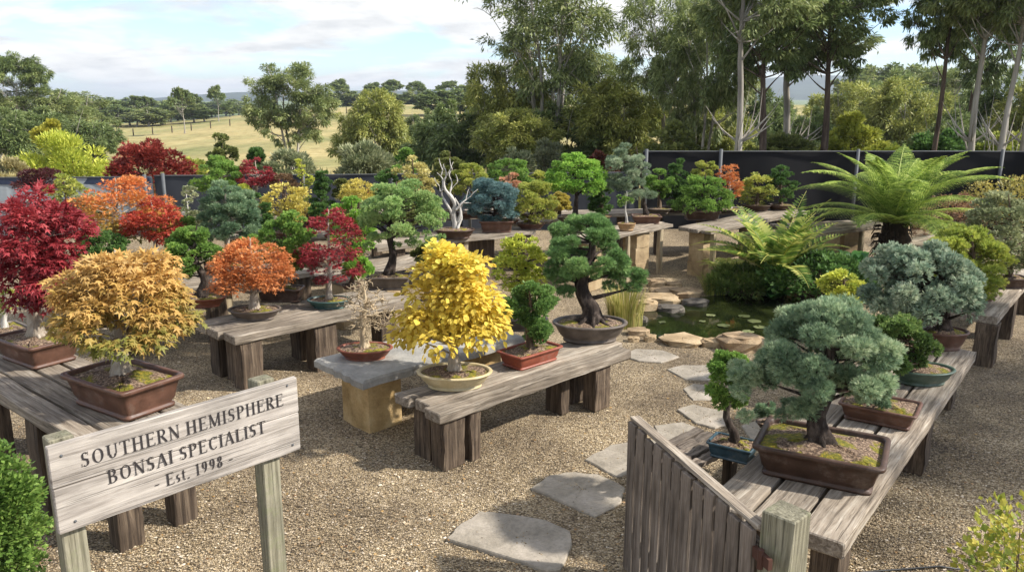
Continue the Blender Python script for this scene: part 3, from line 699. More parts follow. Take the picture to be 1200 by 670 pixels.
# ------------------------------------------------------------------ sign with lettering
def glyphs():
    w, n = .13, .055           # stem and hairline widths (cap height = 1)
    G = {}
    def L(x0, y0, x1, y1, t): return ('l', x0, y0, x1, y1, t)
    def Sf(x, y, h=.17): return ('l', x-h, y+(.02 if y < .5 else -.02), x+h, y+(.02 if y < .5 else -.02), .04)
    def Ar(cx, cy, rx, ry, a0, a1): return ('a', cx, cy, rx, ry, a0, a1)
    def stem(x): return [L(x, 0, x, 1, w), Sf(x, 0), Sf(x, 1)]
    G['I'] = (.36, stem(.18)); G['H'] = (.86, stem(.19)+stem(.67)+[L(.19, .52, .67, .52, n)])
    G['T'] = (.72, [L(.36, 0, .36, 1, w), Sf(.36, 0), L(.04, .975, .68, .975, n), L(.05, 1, .05, .80, .04), L(.67, 1, .67, .80, .04)])
    G['E'] = (.70, stem(.19)+[L(.19, .975, .6, .975, n), L(.19, .025, .63, .025, n), L(.19, .52, .5, .52, n), L(.6, 1, .6, .82, .04), L(.63, 0, .64, .2, .04), L(.5, .42, .5, .62, .035)])
    G['L'] = (.66, stem(.19)+[L(.19, .025, .6, .025, n), L(.6, 0, .61, .22, .04)])
    G['U'] = (.82, [L(.19, .3, .19, 1, w), Sf(.19, 1), L(.66, .3, .66, 1, n), Sf(.66, 1, .12), Ar(.425, .3, .235, .29, 180, 360)])
    G['N'] = (.84, [L(.17, 0, .17, 1, n), Sf(.17, 0, .12), L(.12, 1, .68, .02, w), L(.68, 0, .68, 1, n), Sf(.68, 1, .12), L(.02, .98, .2, .98, .04)])
    G['M'] = (1.0, [L(.16, 0, .16, 1, n), Sf(.16, 0, .12), L(.16, 1, .49, .03, w), L(.49, .03, .80, 1, n), L(.81, 0, .81, 1, w), Sf(.81, 0, .14), Sf(.85, 1, .1), Sf(.12, 1, .08)])
    G['A'] = (.82, [L(.12, 0, .41, 1, n), L(.41, 1, .70, 0, w), L(.2, .34, .6, .34, n), Sf(.12, 0, .12), Sf(.70, 0, .12)])
    G['O'] = (.86, [Ar(.43, .5, .34, .49, 0, 360)])
    G['C'] = (.78, [Ar(.44, .5, .34, .49, 48, 312), L(.67, .99, .67, .74, .04)])
    bowl = lambda cy, ry, rx=.27, x=.22: [L(x, cy+ry-.025, x+.16, cy+ry-.025, n), L(x, cy-ry+.025, x+.16, cy-ry+.025, n), Ar(x+.14, cy, rx, ry, -90, 90)]
    G['P'] = (.68, stem(.19)+bowl(.73, .27)); G['R'] = (.78, stem(.19)+bowl(.74, .26)+[L(.36, .5, .68, .02, w), Sf(.7, 0, .08)])
    G['B'] = (.74, stem(.19)+bowl(.75, .25, .24)+bowl(.26, .26, .3))
    G['S'] = (.62, [Ar(.31, .745, .21, .245, 40, 270), Ar(.31, .255, .23, .245, -130, 90), L(.14, .58, .5, .42, w*.95), L(.50, .98, .50, .76, .035), L(.09, .02, .09, .26, .035)])
    G['s'] = (.44, [Ar(.22, .50, .13, .145, 40, 270), Ar(.22, .155, .14, .145, -130, 90), L(.12, .40, .33, .25, .09)])
    G['t'] = (.36, [L(.15, .14, .15, .86, .10), L(.02, .64, .32, .64, .05), Ar(.26, .13, .11, .12, 180, 290)])
    G['.'] = (.26, [L(.12, 0, .12, .12, .12)]); G['-'] = (.5, [L(.06, .36, .40, .36, .07)])
    G['1'] = (.46, [L(.24, 0, .24, 1, .11), Sf(.24, 0, .15), L(.08, .86, .24, .98, .05)])
    G['9'] = (.58, [Ar(.28, .68, .2, .31, 0, 360), Ar(.16, .62, .325, .6, -72, 12)])
    G['8'] = (.58, [Ar(.28, .76, .18, .23, 0, 360), Ar(.28, .26, .21, .25, 0, 360)])
    return G
def lettering(mb, text, xc, y0, size, GL, width=None, xs=.9):
    adv = [(.34 if c == ' ' else GL[c][0]+.06)*xs for c in text]; tot = sum(adv)*size
    k = (width/tot) if width else 1; x = xc-tot*k/2; q = 0
    for c, a in zip(text, adv):
        if c != ' ':
            for s_ in GL[c][1]:
                zz = .0015+.00008*(q % 9); q += 1
                if s_[0] == 'l':
                    _, x0, ya, x1, yb, t = s_; d = np.array([x1-x0, yb-ya]); d /= np.linalg.norm(d); pn = np.array([-d[1], d[0]])*t/2
                    pts = [np.array([x0, ya])+pn, np.array([x0, ya])-pn, np.array([x1, yb])-pn, np.array([x1, yb])+pn]
                    mb.add([(x+p[0]*size*xs*k, -zz, y0+p[1]*size) for p in pts], np.array([(0, 1, 2, 3)]))
                else:
                    _, cx, cy_, rx, ry, a0, a1 = s_; aa_ = np.radians(np.linspace(a0, a1, 26)); V = []
                    for t in aa_:
                        th_ = (.05+.085*abs(cos(t))**1.3)/1
                        o = np.array([cx+(rx)*cos(t), cy_+(ry)*sin(t)]); nn = np.array([cos(t), sin(t)])
                        o2 = o-nn*th_; V += [(x+o[0]*size*xs*k, -zz, y0+o[1]*size), (x+o2[0]*size*xs*k, -zz, y0+o2[1]*size)]
                    mb.add(V, np.array([(2*i, 2*i+1, 2*i+3, 2*i+2) for i in range(25)]))
        x += a*size*k
sT = P(53, 524, 1.38); sR = P(346, 441, 1.38); sy = math.atan2(sR[1]-sT[1], sR[0]-sT[0]); sL = np.hypot(*(sR-sT)[:2])
sg = thing('name_sign', 'whitewashed board sign reading Southern Hemisphere Bonsai Specialist on two square posts', 'sign', (sT[0], sT[1], 0), sy)
bd = MB(); r = np.random.default_rng(2)
beam(bd, sL, .030, .19, (0, 0, 1.191), .004, 10, .0008, r, .75); beam(bd, sL-.004, .030, .208, (.002, .001, .980), .004, 10, .0008, r, .68)
bo = bd.build('board', M['sign'], sg, smooth=False)
GL = glyphs()
def inscribe(text, cx, y0, size, wd):
    tx = MB(); lettering(tx, text, cx, y0, size, GL, wd)
    to = tx.build('lettering', M['ink'], bo, smooth=False); to.location = (0, -.0165, 0)
inscribe('SOUTHERN HEMISPHERE', sL*.515, 1.252, .066, sL*.83); inscribe('BONSAI SPECIALIST', sL*.51, 1.138, .066, sL*.655); inscribe('- Est. 1998 -', sL*.515, 1.036, .060, sL*.335)
for (x, z) in ((.05, 1.33), (sL-.06, 1.35), (.07, 1.02), (sL-.05, 1.02)):
    mb = MB(); a = np.arange(8)*pi/4; loft(mb, [np.c_[np.cos(a)*.007, np.full(8, -.0), np.sin(a)*.007], np.c_[np.cos(a)*.005, np.full(8, -.003), np.sin(a)*.005]], cap_top=True)
    s_ = mb.build('screw', M['galv'], bo); s_.location = (x, -.016, z)
for x in (.07, sL-.16):
    mb = MB(); upbeam(mb, 1.395 if x < .5 else 1.40, .10, .085, (0, 0, 0), 0, .002, .7, bev=.005); o = mb.build('post', M['treated'], sg, smooth=False); o.location = (x, .062, 0)

# ------------------------------------------------------------------ picket gate and post
gA = P(740, 487, 1.0); gB = P(890, 615, 1.0); gy = math.atan2(gB[1]-gA[1], gB[0]-gA[0]); gL = np.hypot(*(gB-gA)[:2])
gt = thing('picket_gate', 'brown vertical picket gate with a pale flat top rail, ajar beside the square post', 'gate', (gA[0], gA[1], 0), gy)
mb = MB(); beam(mb, gL, .055, .022, (0, .018, .978), .003, 8, .001, np.random.default_rng(1), .9); mb.build('top_rail', M['plank'], gt, smooth=False)
r = np.random.default_rng(4); npk = 12; pw = gL/npk
for k in range(npk):
    mb = MB(); upbeam(mb, .93+r.uniform(-.012, .012), pw-.014-r.uniform(0, .006), .024, (0, 0, 0), r.uniform(-.04, .04), .0018, r.uniform(.2, 1), rng=r, bev=.003); o = mb.build('picket', M['picket'], gt, smooth=False); o.location = ((k+.5)*pw, -.012+r.uniform(-.004, .004), .035)
for zz in (.25, .84):
    mb = MB(); beam(mb, gL-.02, .03, .08, (.01, .018, zz), .003, 6, .001, r, .4); mb.build('rail', M['plank_dark'], gt, smooth=False)
for zz in (.26, .85):
    mb = MB(); box(mb, gL-.01, gL+.11, -.02, .0, zz, zz+.05); tube(mb, [(gL+.055, -.022, zz-.02), (gL+.055, -.022, zz+.07)], .014, 8); mb.build('hinge', M['rust'], gt, smooth=False)
pA = P(922, 598, 1.07)
gp = thing('square_post', 'square green grey treated timber post at the end of the right bench', 'post', (pA[0], pA[1], 0), gy+.42)
mb = MB(); upbeam(mb, 1.07, .15, .15, (0, 0, 0), 0, .0025, .8, bev=.006); mb.build('shaft', M['treated'], gp, smooth=False)

# ------------------------------------------------------------------ shade cloth fences
def cloth_fence(label, pts, h, posts, mat, sag=.02, rail=True):
    t = thing('shade_cloth_fence', label, 'fence', (pts[0][0], pts[0][1], 0)); o = np.array([pts[0][0], pts[0][1]])
    mb = MB(); P2 = np.array(pts)-o; n = 120
    seg = np.linalg.norm(np.diff(P2, axis=0), axis=1); s_ = np.r_[0, np.cumsum(seg)]; q = np.linspace(0, s_[-1], n)
    X = np.interp(q, s_, P2[:, 0]); Y = np.interp(q, s_, P2[:, 1]); rows = []
    rg = np.random.default_rng(9); wob = np.convolve(rg.normal(0, .03, n+8), np.ones(9)/9, 'valid')
    for v in np.linspace(0, 1, 5): rows.append(np.c_[X, Y+wob*(1-abs(2*v-1)**2)*1.5+.015*np.sin(q*3+v*4), np.full(n, .02+(h-.03)*v)])
    V = np.concatenate(rows); back = V+np.array([0, .012, 0]); i = np.arange(4)[:, None]; j = np.arange(n-1)[None]
    f = np.stack([i*n+j, i*n+j+1, (i+1)*n+j+1, (i+1)*n+j], -1).reshape(-1, 4); mb.add(V, f); mb.add(back, f[:, ::-1]); mb.build('cloth', M[mat], t)
    if rail:
        mb = MB(); tube(mb, np.c_[X, Y-.02, np.full(n, h)], .014, 6); mb.build('top_rail', M['galv'], t)
    for k in posts:
        d = k*s_[-1]; mb = MB(); tube(mb, [(0, 0, 0), (0, 0, h+.05)], .036, 10); p = mb.build('post', M['galv'], t); p.location = (np.interp(d, s_, P2[:, 0]), np.interp(d, s_, P2[:, 1])-.07, 0)
    return t
cloth_fence('black shade cloth fence behind the tree fern', [(2.75, 17.2), (9.6, 17.2), (10.6, 17.1), (14, 14)], 1.66, [.005, .13, .36, .60, .88], 'shade')
cloth_fence('low grey shade cloth fence behind the left rows of bonsai', [(-7.25, 16.5), (-5, 16.6), (2.7, 17.25)], 1.22, [.02, .3, .48, .64, .83], 'greycloth')
M['palecloth'] = flat('pale_grey_shade_cloth', '#8f9699', .9, 0, 3)
pf = cloth_fence('short pale grey cloth fence with a dark blue top band behind the orange maple', [(-11.2, 16.3), (-9.2, 16.35), (-7.3, 16.5)], 1.2, [.03, .97], 'palecloth')
mb = MB(); beam(mb, 3.9, .03, .13, (-.02, -.03, 1.06), .004, 6, .003, yaw=.05); mb.build('top_band', M['bluerib'], pf, smooth=False)

# ------------------------------------------------------------------ palettes
GOLD = ['#4f6a22', '#85842c', '#b68f3a', '#cba250', '#dcbc78']; REDM = ['#3c1214', '#701c22', '#962a30', '#b04044', '#bf6a62']
ORNG = ['#8a5a1e', '#b8692a', '#c97a36', '#d38a42', '#cfa052']; YEL = ['#869020', '#bfa818', '#d9bb1a', '#e4c826', '#ecd650']
RUST = ['#6a1f16', '#9a3320', '#b9432c', '#c6573a', '#c98a4a']; OYG = ['#4f6420', '#8c8a28', '#c98f2c', '#cf6f2c', '#d9a040']
DKGR = ['#27441f', '#3a602b', '#4f7a37', '#6c9548']; MDGR = ['#3a6024', '#568230', '#74a03e', '#98bb54']; BRGR = ['#4a7f24', '#689e30', '#8abc42', '#accf58']
PINE = ['#34582e', '#4f7a42', '#6e9a56', '#94b670']; BLUE = ['#435f4e', '#617e66', '#859f85', '#aabda4']; SPRU = ['#48665a', '#6a8a78', '#93ac98', '#bdccb6']
BLGR = ['#34563f', '#4f7458', '#6f9270', '#96b08e']; LIME = ['#6f8a1c', '#93aa28', '#b4c338', '#cdd455']; YELG = ['#5f7a24', '#82983a', '#a3b048', '#c2c763']
YVAR = ['#8a8428', '#b5a636', '#cdbd4a', '#d9cd74']; BURG = ['#2c1416', '#4a2224', '#5f3230', '#75463e']; BRN = ['#5b4630', '#7d6040', '#9b7f58']
GREY = ['#4b5f3e', '#6b7d5a', '#8c9a76', '#a9b292']; OLIV = ['#3a4a22', '#55642f', '#70803e', '#8e9a55']; PEACH = ['#b07a54', '#c99670', '#d8ae88']
IVRY = ['#8a8a3c', '#a8a050', '#c4b868', '#d8cc8c']

# ---- front left
bonsai('large gold leaved maple in a brown rectangular pot, right behind the sign', (147, 473), .8, 126, (58, 276, 230, 428), 'rect', 'brown', .66, .30, 'dome', 'maple', GOLD, 'gold_maple_leaf', 66, 4700, .066, 'pale', .05, .03, yaw=fy+.12, seed=301, flat=.6, droop=.9, up=.2, grad=.5, roots=9, trans=.35)
bonsai('large crimson maple in a brown rectangular pot, left of the gold maple', (46, 420), .8, 92, (-22, 210, 112, 385), 'rect', 'brown', .7, .30, 'ball', 'maple', REDM, 'crimson_maple_leaf', 66, 4600, .066, 'pale', .05, .03, yaw=fy+.1, seed=2, flat=.7, droop=.8, up=.2, grad=.2, roots=7)
bonsai('small pale green bonsai in a dark pot at the left edge beside the crimson maple', (8, 396), .8, 62, (-14, 336, 30, 374), 'rect', 'grey', .7, .2, 'dome', 'broad', YELG, 'pale_green_leaf', 10, 350, .03, 'silver', .025, .05, yaw=fy, seed=3, roots=5)
bonsai('tall burgundy lace leaf dome behind the crimson maple', (48, 258), .72, 44, (20, 196, 76, 226), 'oval', 'grey', kind='dome', tpl='narrow', cols=BURG, mat='burgundy_leaf', n=22, nleaf=2200, size=.07, droop=.8, seed=4)
bonsai('soft green bush behind the burgundy dome, left of the orange maple', (80, 262), .72, 30, (54, 205, 98, 240), 'oval', 'grey', kind='dome', tpl='diamond', cols=YELG, mat='yellow_green_leaf', n=18, nleaf=1500, size=.05, seed=5)
bonsai('broad orange and yellow maple with green lower leaves, behind the crimson maple', (132, 318), .72, 70, (88, 203, 200, 290), 'rect', 'brown', kind='dome', tpl='maple', cols=OYG, mat='orange_yellow_maple_leaf', n=40, nleaf=3000, size=.062, barkk='pale', tr=.05, seed=6, grad=.7, droop=.6, up=.3)
bonsai('orange red maple with a slim white trunk, above the gold maple', (188, 322), .72, 50, (143, 231, 214, 290), 'rect', 'brown', kind='dome', tpl='maple', cols=RUST, mat='orange_red_maple_leaf', n=30, nleaf=2200, size=.055, barkk='silver', tr=.03, seed=7, droop=.6, up=.3)
bonsai('light green layered conifer in the back row left of the small red maple', (256, 252), .78, 40, (228, 184, 284, 228), 'oval', 'grey', kind='dome', tpl='tuft', cols=MDGR, mat='mid_green_needle', n=24, nleaf=2600, size=.055, seed=8)
bonsai('grey green speckled shrub with a white stem left of the blue green conifer', (221, 300), .72, 30, (200, 214, 243, 270), 'oval', 'brown', kind='dome', tpl='broad', cols=GREY, mat='grey_green_leaf', n=24, nleaf=1500, size=.04, barkk='silver', tr=.02, seed=9)
bonsai('rounded blue green conifer between the speckled shrub and the yellow domes', (267, 318), .7, 46, (236, 207, 302, 292), 'rect', 'brown', kind='dome', tpl='needle', cols=BLGR, mat='blue_green_needle', n=34, nleaf=4200, size=.06, barkk='pale', tr=.035, seed=10)
bonsai('green pine with thick dark trunk in red brown oval pot, left of orange umbrella maple', (238, 358), .58, 56, (198, 260, 262, 318), 'oval', 'redbrown', low=0, kind='dome', tpl='tuft', cols=MDGR, mat='mid_green_needle', n=26, nleaf=3400, size=.045, barkk='dark', tr=.055, sway=.06, style='twist', seed=11, extra=[(196, 300, 236, 330)])
bonsai('umbrella shaped orange maple in a grey brown oval pot', (299, 373), .58, 62, (247, 275, 343, 341), 'oval', 'grey', kind='umbrella', tpl='maple', cols=ORNG, mat='orange_maple_leaf', n=76, nleaf=5600, size=.045, low=0, barkk='pale', tr=.042, sway=.02, seed=12, droop=.5, up=.3, roots=7, grad=.2)
bonsai('small red maple in the back row beside the light green layered conifer', (302, 250), .78, 34, (277, 185, 324, 225), 'oval', 'grey', kind='dome', tpl='maple', cols=REDM, mat='crimson_maple_leaf', n=22, nleaf=1500, size=.06, barkk='pale', seed=13, droop=.5)
bonsai('upright lime topiary of stacked balls in the back row', (354, 251), .78, 22, (344, 186, 364, 206), 'oval', 'grey', kind='ball', tpl='diamond', cols=LIME, mat='lime_leaf', n=9, nleaf=900, size=.04, seed=14, extra=[(345, 204, 368, 222), (342, 219, 366, 238)])
bonsai('small brown leaved dome in the back row next to the topiary', (334, 252), .78, 22, (318, 203, 348, 226), 'oval', 'grey', kind='dome', tpl='diamond', cols=BRN, mat='brown_leaf', n=14, nleaf=1100, size=.045, seed=15)
bonsai('yellow variegated dome behind the orange umbrella maple', (336, 279), .74, 40, (304, 213, 368, 268), 'oval', 'brown', kind='dome', tpl='broad', cols=YVAR, mat='yellow_variegated_leaf', n=34, nleaf=2600, size=.042, seed=16)
bonsai('narrow green tree in the back row right of the topiary', (379, 252), .78, 20, (364, 198, 394, 238), 'oval', 'grey', kind='cone', tpl='tuft', cols=DKGR, mat='dark_green_needle', n=20, nleaf=1500, size=.05, seed=17)
bonsai('mid green bush in a long dark rectangular pot right of the umbrella maple', (330, 352), .6, 52, (306, 246, 368, 314), 'rect', 'darkbrown', .5, .3, kind='dome', tpl='spray', cols=MDGR, mat='mid_green_needle', n=32, nleaf=3000, size=.05, seed=18, extra=[(322, 286, 362, 322)])
bonsai('crimson maple in a teal oval pot on the left middle bench', (386, 360), .58, 52, (352, 237, 426, 334), 'oval', 'teal', kind='dome', tpl='maple', cols=REDM, mat='crimson_maple_leaf', n=38, nleaf=2900, size=.045, barkk='pale', tr=.03, sway=.03, seed=19, droop=.7, up=.2, roots=5, grad=.15)
bonsai('yellow two tier dome tree in the third row', (421, 277), .74, 32, (398, 207, 446, 236), 'oval', 'grey', kind='umbrella', tpl='diamond', cols=YVAR, mat='yellow_variegated_leaf', n=26, nleaf=2000, size=.042, seed=20, extra=[(404, 230, 442, 250)])
bonsai('soft bright green bush between the crimson maple and the layered pine', (415, 306), .66, 38, (384, 229, 440, 300), 'oval', 'grey', kind='dome', tpl='spray', cols=BRGR, mat='bright_green_needle', n=30, nleaf=3600, size=.05, seed=21)
bonsai('tall layered green pine with a dark leaning trunk behind the bare tree', (456, 337), .58, 52, (424, 206, 518, 292), 'rect', 'grey', .7, .3, low=0, kind='dome', tpl='tuft', cols=PINE[1:]+['#86a465'], mat='pine_needle_light', n=24, nleaf=6500, size=.042, barkk='dark', tr=.05, sway=.05, style='twist', seed=22, lean=(.12, 0), extra=[(424, 268, 470, 300), (470, 262, 520, 296)])
bonsai('bare leafless tree of fine pale twigs in a red brown oval pot', (428, 419), .53, 66, (392, 322, 462, 392), 'oval', 'redbrown', kind='dome', tpl='none', n=26, barkk='twig', tr=.035, sway=.05, seed=23, roots=8)
bonsai('yellow leaved tree in a cream oval pot on the centre bench', (533, 452), .5, 89, (461, 285, 600, 406), 'oval', 'cream', .74, .22, 'egg', 'ovate', YEL, 'yellow_leaf', 64, 4400, .054, 'pale', .042, .025, seed=24, flat=.75, droop=.8, up=.2, grad=.25, roots=9, trans=.4)
bonsai('small dark green tree in a red rectangular pot right of the yellow tree', (621, 424), .5, 72, (588, 325, 656, 408), 'rect', 'red', .6, .24, 'ball', 'spray', DKGR[1:]+['#7b9c58'], 'dark_green_spray', 30, 4200, .04, 'mid', .03, .05, yaw=cy, seed=25, lean=(-.02, 0))
bonsai('big old pine with a twisted black trunk in a brown oval pot', (691, 398), .5, 88, (634, 243, 738, 350), 'oval', 'grey', .74, .26, 'dome', 'needle', PINE, 'pine_needle', 34, 10000, .045, 'dark', .085, .09, 'twist', seed=26, flat=.6, rs=.95, roots=8, extra=[(706, 306, 756, 346), (636, 296, 690, 346)])
bonsai('yellow green domed tree on thin black stems behind the small dark green tree', (612, 385), .5, 60, (578, 272, 642, 345), 'rect', 'grey', .6, .25, 'dome', 'broad', LIME[:3]+['#b9c548'], 'lime_small_leaf', 34, 3000, .04, 'dark', .03, .06, seed=27, style='twist')
# ---- middle rows
bonsai('pale yellow domed conifer behind the layered pine', (484, 262), .78, 34, (460, 182, 510, 236), 'oval', 'grey', kind='dome', tpl='broad', cols=IVRY, mat='ivory_green_leaf', n=26, nleaf=2200, size=.045, seed=28)
bonsai('dark green conifer between the yellow two tier dome and the pale yellow conifer', (452, 260), .78, 30, (436, 196, 470, 246), 'oval', 'grey', kind='dome', tpl='tuft', cols=DKGR, mat='dark_green_needle', n=22, nleaf=1900, size=.05, seed=29)
bonsai('tall dark green dome directly behind the driftwood tree', (530, 252), .8, 30, (508, 173, 548, 226), 'oval', 'grey', kind='dome', tpl='tuft', cols=OLIV, mat='olive_needle', n=22, nleaf=2000, size=.055, seed=30)
bonsai('olive green dome right behind the driftwood tree branches', (553, 255), .8, 34, (528, 190, 578, 238), 'oval', 'brown', kind='dome', tpl='tuft', cols=YELG, mat='yellow_green_needle', n=24, nleaf=2200, size=.05, seed=31)
bonsai('flat topped light green dome behind the blue needled bonsai', (596, 251), .8, 36, (570, 181, 624, 214), 'oval', 'grey', kind='umbrella', tpl='tuft', cols=MDGR, mat='mid_green_needle', n=24, nleaf=2200, size=.05, seed=32)
bonsai('green dome in the back row between two flat tops, left of the bright green tree', (632, 250), .8, 30, (612, 198, 648, 230), 'oval', 'grey', kind='dome', tpl='tuft', cols=YELG, mat='yellow_green_needle', n=18, nleaf=1500, size=.05, seed=33)
bonsai('small peach pink maple behind the blue needled bonsai', (597, 262), .78, 24, (583, 201, 610, 226), 'oval', 'brown', kind='dome', tpl='maple', cols=PEACH, mat='peach_leaf', n=14, nleaf=800, size=.05, seed=34)
bonsai('blue needled bonsai in a brown rectangular pot right of the driftwood tree', (582, 271), .78, 40, (546, 204, 606, 262), 'rect', 'brown', .7, .34, 'dome', 'needle', ['#38585a', '#527473', '#72928e', '#97b2ac'], 'blue_needle', 30, 4200, .055, 'dark', .04, .03, seed=35)
bonsai('yellow green dome on a forked pale trunk behind the big pine', (622, 268), .78, 34, (594, 208, 654, 262), 'oval', 'brown', kind='dome', tpl='tuft', cols=YELG, mat='yellow_green_needle', n=28, nleaf=2800, size=.05, barkk='mid', tr=.04, seed=36)
bonsai('bright green layered tree with dark bare trunks behind the big pine', (674, 262), .78, 46, (640, 180, 710, 240), 'oval', 'grey', low=0, kind='dome', tpl='spray', cols=BRGR, mat='bright_green_needle', n=34, nleaf=4200, size=.055, barkk='dark', tr=.04, seed=37)
bonsai('tall two pad blue green tree on the high bench right of the big pine', (757, 261), .78, 34, (706, 167, 760, 225), 'rect', 'brown', .7, .26, 'dome', 'needle', BLUE, 'blue_grey_needle', 26, 3600, .055, 'dark', .035, .03, seed=38, lean=(-.2, 0), extra=[(722, 205, 772, 240)])
bonsai('small sprig with a pale stem in a tan pot beside the two pad blue tree', (734, 270), .78, 22, (724, 222, 742, 244), 'oval', 'tan', kind='dome', tpl='broad', cols=MDGR, mat='mid_green_leaf', n=6, nleaf=260, size=.04, barkk='silver', tr=.02, seed=39, poth=.4)
bonsai('rounded yellow green dome right of the two pad blue green tree', (772, 250), .78, 30, (752, 196, 790, 234), 'oval', 'grey', kind='dome', tpl='tuft', cols=MDGR, mat='mid_green_needle', n=20, nleaf=1900, size=.05, seed=40)
bonsai('dark green upright tree in the back row behind the wide spreading tree', (792, 248), .78, 34, (775, 181, 812, 240), 'oval', 'darkbrown', kind='cone', tpl='tuft', cols=DKGR, mat='dark_green_needle', n=26, nleaf=2200, size=.05, seed=41)
bonsai('wide spreading green tree in a dark rectangular pot on the buff block bench', (821, 257), .78, 42, (793, 200, 858, 246), 'rect', 'darkbrown', .7, .26, 'umbrella', 'spray', MDGR, 'mid_green_needle', 34, 3400, .05, 'dark', .04, .04, seed=42)
bonsai('light green dome behind the wide spreading tree', (829, 248), .78, 30, (812, 187, 842, 212), 'oval', 'grey', kind='dome', tpl='tuft', cols=YELG, mat='yellow_green_needle', n=16, nleaf=1200, size=.05, seed=43)
bonsai('orange leaved tree with a curved white trunk in a flat oval pot', (855, 250), .78, 34, (838, 192, 872, 232), 'oval', 'grey', .7, .16, 'ball', 'maple', ORNG, 'orange_maple_leaf', 20, 1500, .045, 'silver', .03, .05, seed=44)
bonsai('yellow green tree in the right back row next to the orange tree', (886, 247), .78, 36, (866, 198, 910, 242), 'oval', 'darkbrown', kind='dome', tpl='broad', cols=YELG, mat='yellow_green_leaf', n=26, nleaf=2200, size=.045, seed=45)
bonsai('dark shadowy green tree in the right back row left of the tree fern', (914, 246), .78, 32, (896, 192, 934, 238), 'oval', 'darkbrown', kind='dome', tpl='tuft', cols=DKGR, mat='dark_green_needle', n=22, nleaf=1900, size=.05, seed=46)
for lb, bs, cr, cl, mt, k in [
  ('small lime green dome in the back row behind the blue green conifer', (288, 256), (272, 216, 296, 238), LIME, 'lime_leaf', 221),
  ('small olive dome in the back row left of the yellow two tier dome', (402, 254), (390, 208, 410, 236), OLIV, 'olive_needle', 222),
  ('tiny orange maple in the back row between green domes left of the layered pine', (436, 254), (428, 218, 446, 238), ORNG, 'orange_maple_leaf', 223),
  ('small yellow green dome just left of the layered pine top', (412, 292), (398, 250, 428, 276), YELG, 'yellow_green_needle', 224),
  ('small dark conifer in front of the grey cloth fence beside the topiary', (350, 280), (362, 236, 384, 262), DKGR, 'dark_green_needle', 225),
  ('small green dome in the second row below the blue green conifer', (288, 322), (276, 276, 310, 302), MDGR, 'mid_green_needle', 226),
  ('low olive bush behind the pot of the layered pine', (500, 318), (484, 286, 520, 308), OLIV, 'olive_needle', 227),
  ('small bright green bush behind the bare tree', (412, 338), (404, 300, 436, 326), BRGR, 'bright_green_needle', 228),
  ('dark green rounded bush between the blue green conifer and the yellow variegated dome', (305, 285), (282, 222, 318, 268), DKGR, 'dark_green_needle', 201),
  ('green bush below the yellow two tier dome tree', (392, 280), (372, 244, 404, 274), BRGR, 'bright_green_needle', 202),
  ('dark green dome left of the driftwood tree', (497, 262), (482, 212, 514, 256), DKGR, 'dark_green_needle', 203),
  ('olive dome below the pale yellow domed conifer', (470, 278), (452, 232, 492, 268), OLIV, 'olive_needle', 204),
  ('small yellow bush between the bright green tree and the yellow green dome', (655, 256), (644, 224, 668, 250), YVAR, 'yellow_variegated_leaf', 205),
  ('dark bush under the right side of the bright green tree', (704, 258), (690, 214, 722, 252), DKGR, 'dark_green_needle', 206),
  ('grey green low bush between the burgundy dome and the orange maple', (104, 300), (84, 226, 128, 262), GREY, 'grey_green_leaf', 207),
  ('green bush behind the trunk of the orange red maple', (212, 312), (196, 250, 236, 296), MDGR, 'mid_green_needle', 208),
  ('dark green low bush under the broad orange and yellow maple', (118, 330), (86, 268, 150, 316), DKGR, 'dark_green_needle', 209)]:
    bonsai(lb, bs, .74, (cr[2]-cr[0])*.8, cr, 'oval', 'brown', kind='dome', tpl='spray' if k % 2 else 'tuft', cols=cl, mat=mt, n=22, nleaf=1900, size=.05, seed=k)
# ---- right bench
bonsai('big spreading blue green conifer in dark brown rectangular pot at near end of right bench', (960, 552), .5, 142, (884, 343, 1052, 476), 'rect', 'darkbrown', .72, .27, 'dome', 'needle', ['#40604c', '#628468', '#8aa886', '#b6c9aa'], 'blue_green_juniper', 58, 20000, .036, 'dark', .06, .07, 'twist', yaw=ry_-1.40, seed=47, flat=.62, roots=7, rs=.85, extra=[(846, 418, 905, 492), (900, 440, 960, 508), (985, 425, 1040, 470)])
bonsai('small green conifer in a dark blue rectangular pot beside the picket gate', (858, 534), .34, 54, (824, 406, 890, 494), 'rect', 'blue', .7, .34, 'ball', 'spray', MDGR, 'mid_green_spray', 26, 3600, .035, 'dark', .03, .06, 'twist', yaw=ry_-1.5, seed=48)
bonsai('low sparse bonsai in a brown rectangular pot with golden moss behind the big spreading conifer', (1030, 490), .5, 84, (1000, 440, 1050, 478), 'rect', 'brown', .7, .24, 'dome', 'needle', BLGR, 'blue_green_needle', 10, 700, .04, 'dark', .03, .04, yaw=ry_-1.5, seed=49)
bonsai('low green juniper in a dark green oval pot on the right bench', (1080, 448), .5, 72, (1006, 366, 1100, 440), 'oval', 'green', .72, .26, 'dome', 'spray', ['#2f4f28', '#47692f', '#628440', '#84a055'], 'juniper_spray', 34, 5000, .045, 'mid', .035, .05, seed=50)
bonsai('large pale blue spruce in brown oval pot at the far end of right bench', (1104, 408), .5, 56, (1004, 282, 1150, 386), 'oval', 'brown', .76, .40, 'dome', 'tuft', SPRU, 'blue_spruce_needle', 80, 11000, .05, 'dark', .05, .05, seed=51, flat=.9, rs=.75, lean=(-.1, 0), roots=5)
bonsai('small lime green bush between the cycad and the blue spruce', (985, 380), .3, 36, (958, 314, 1012, 362), 'oval', 'grey', kind='dome', tpl='broad', cols=LIME, mat='lime_small_leaf2', n=24, nleaf=1900, size=.045, seed=52)
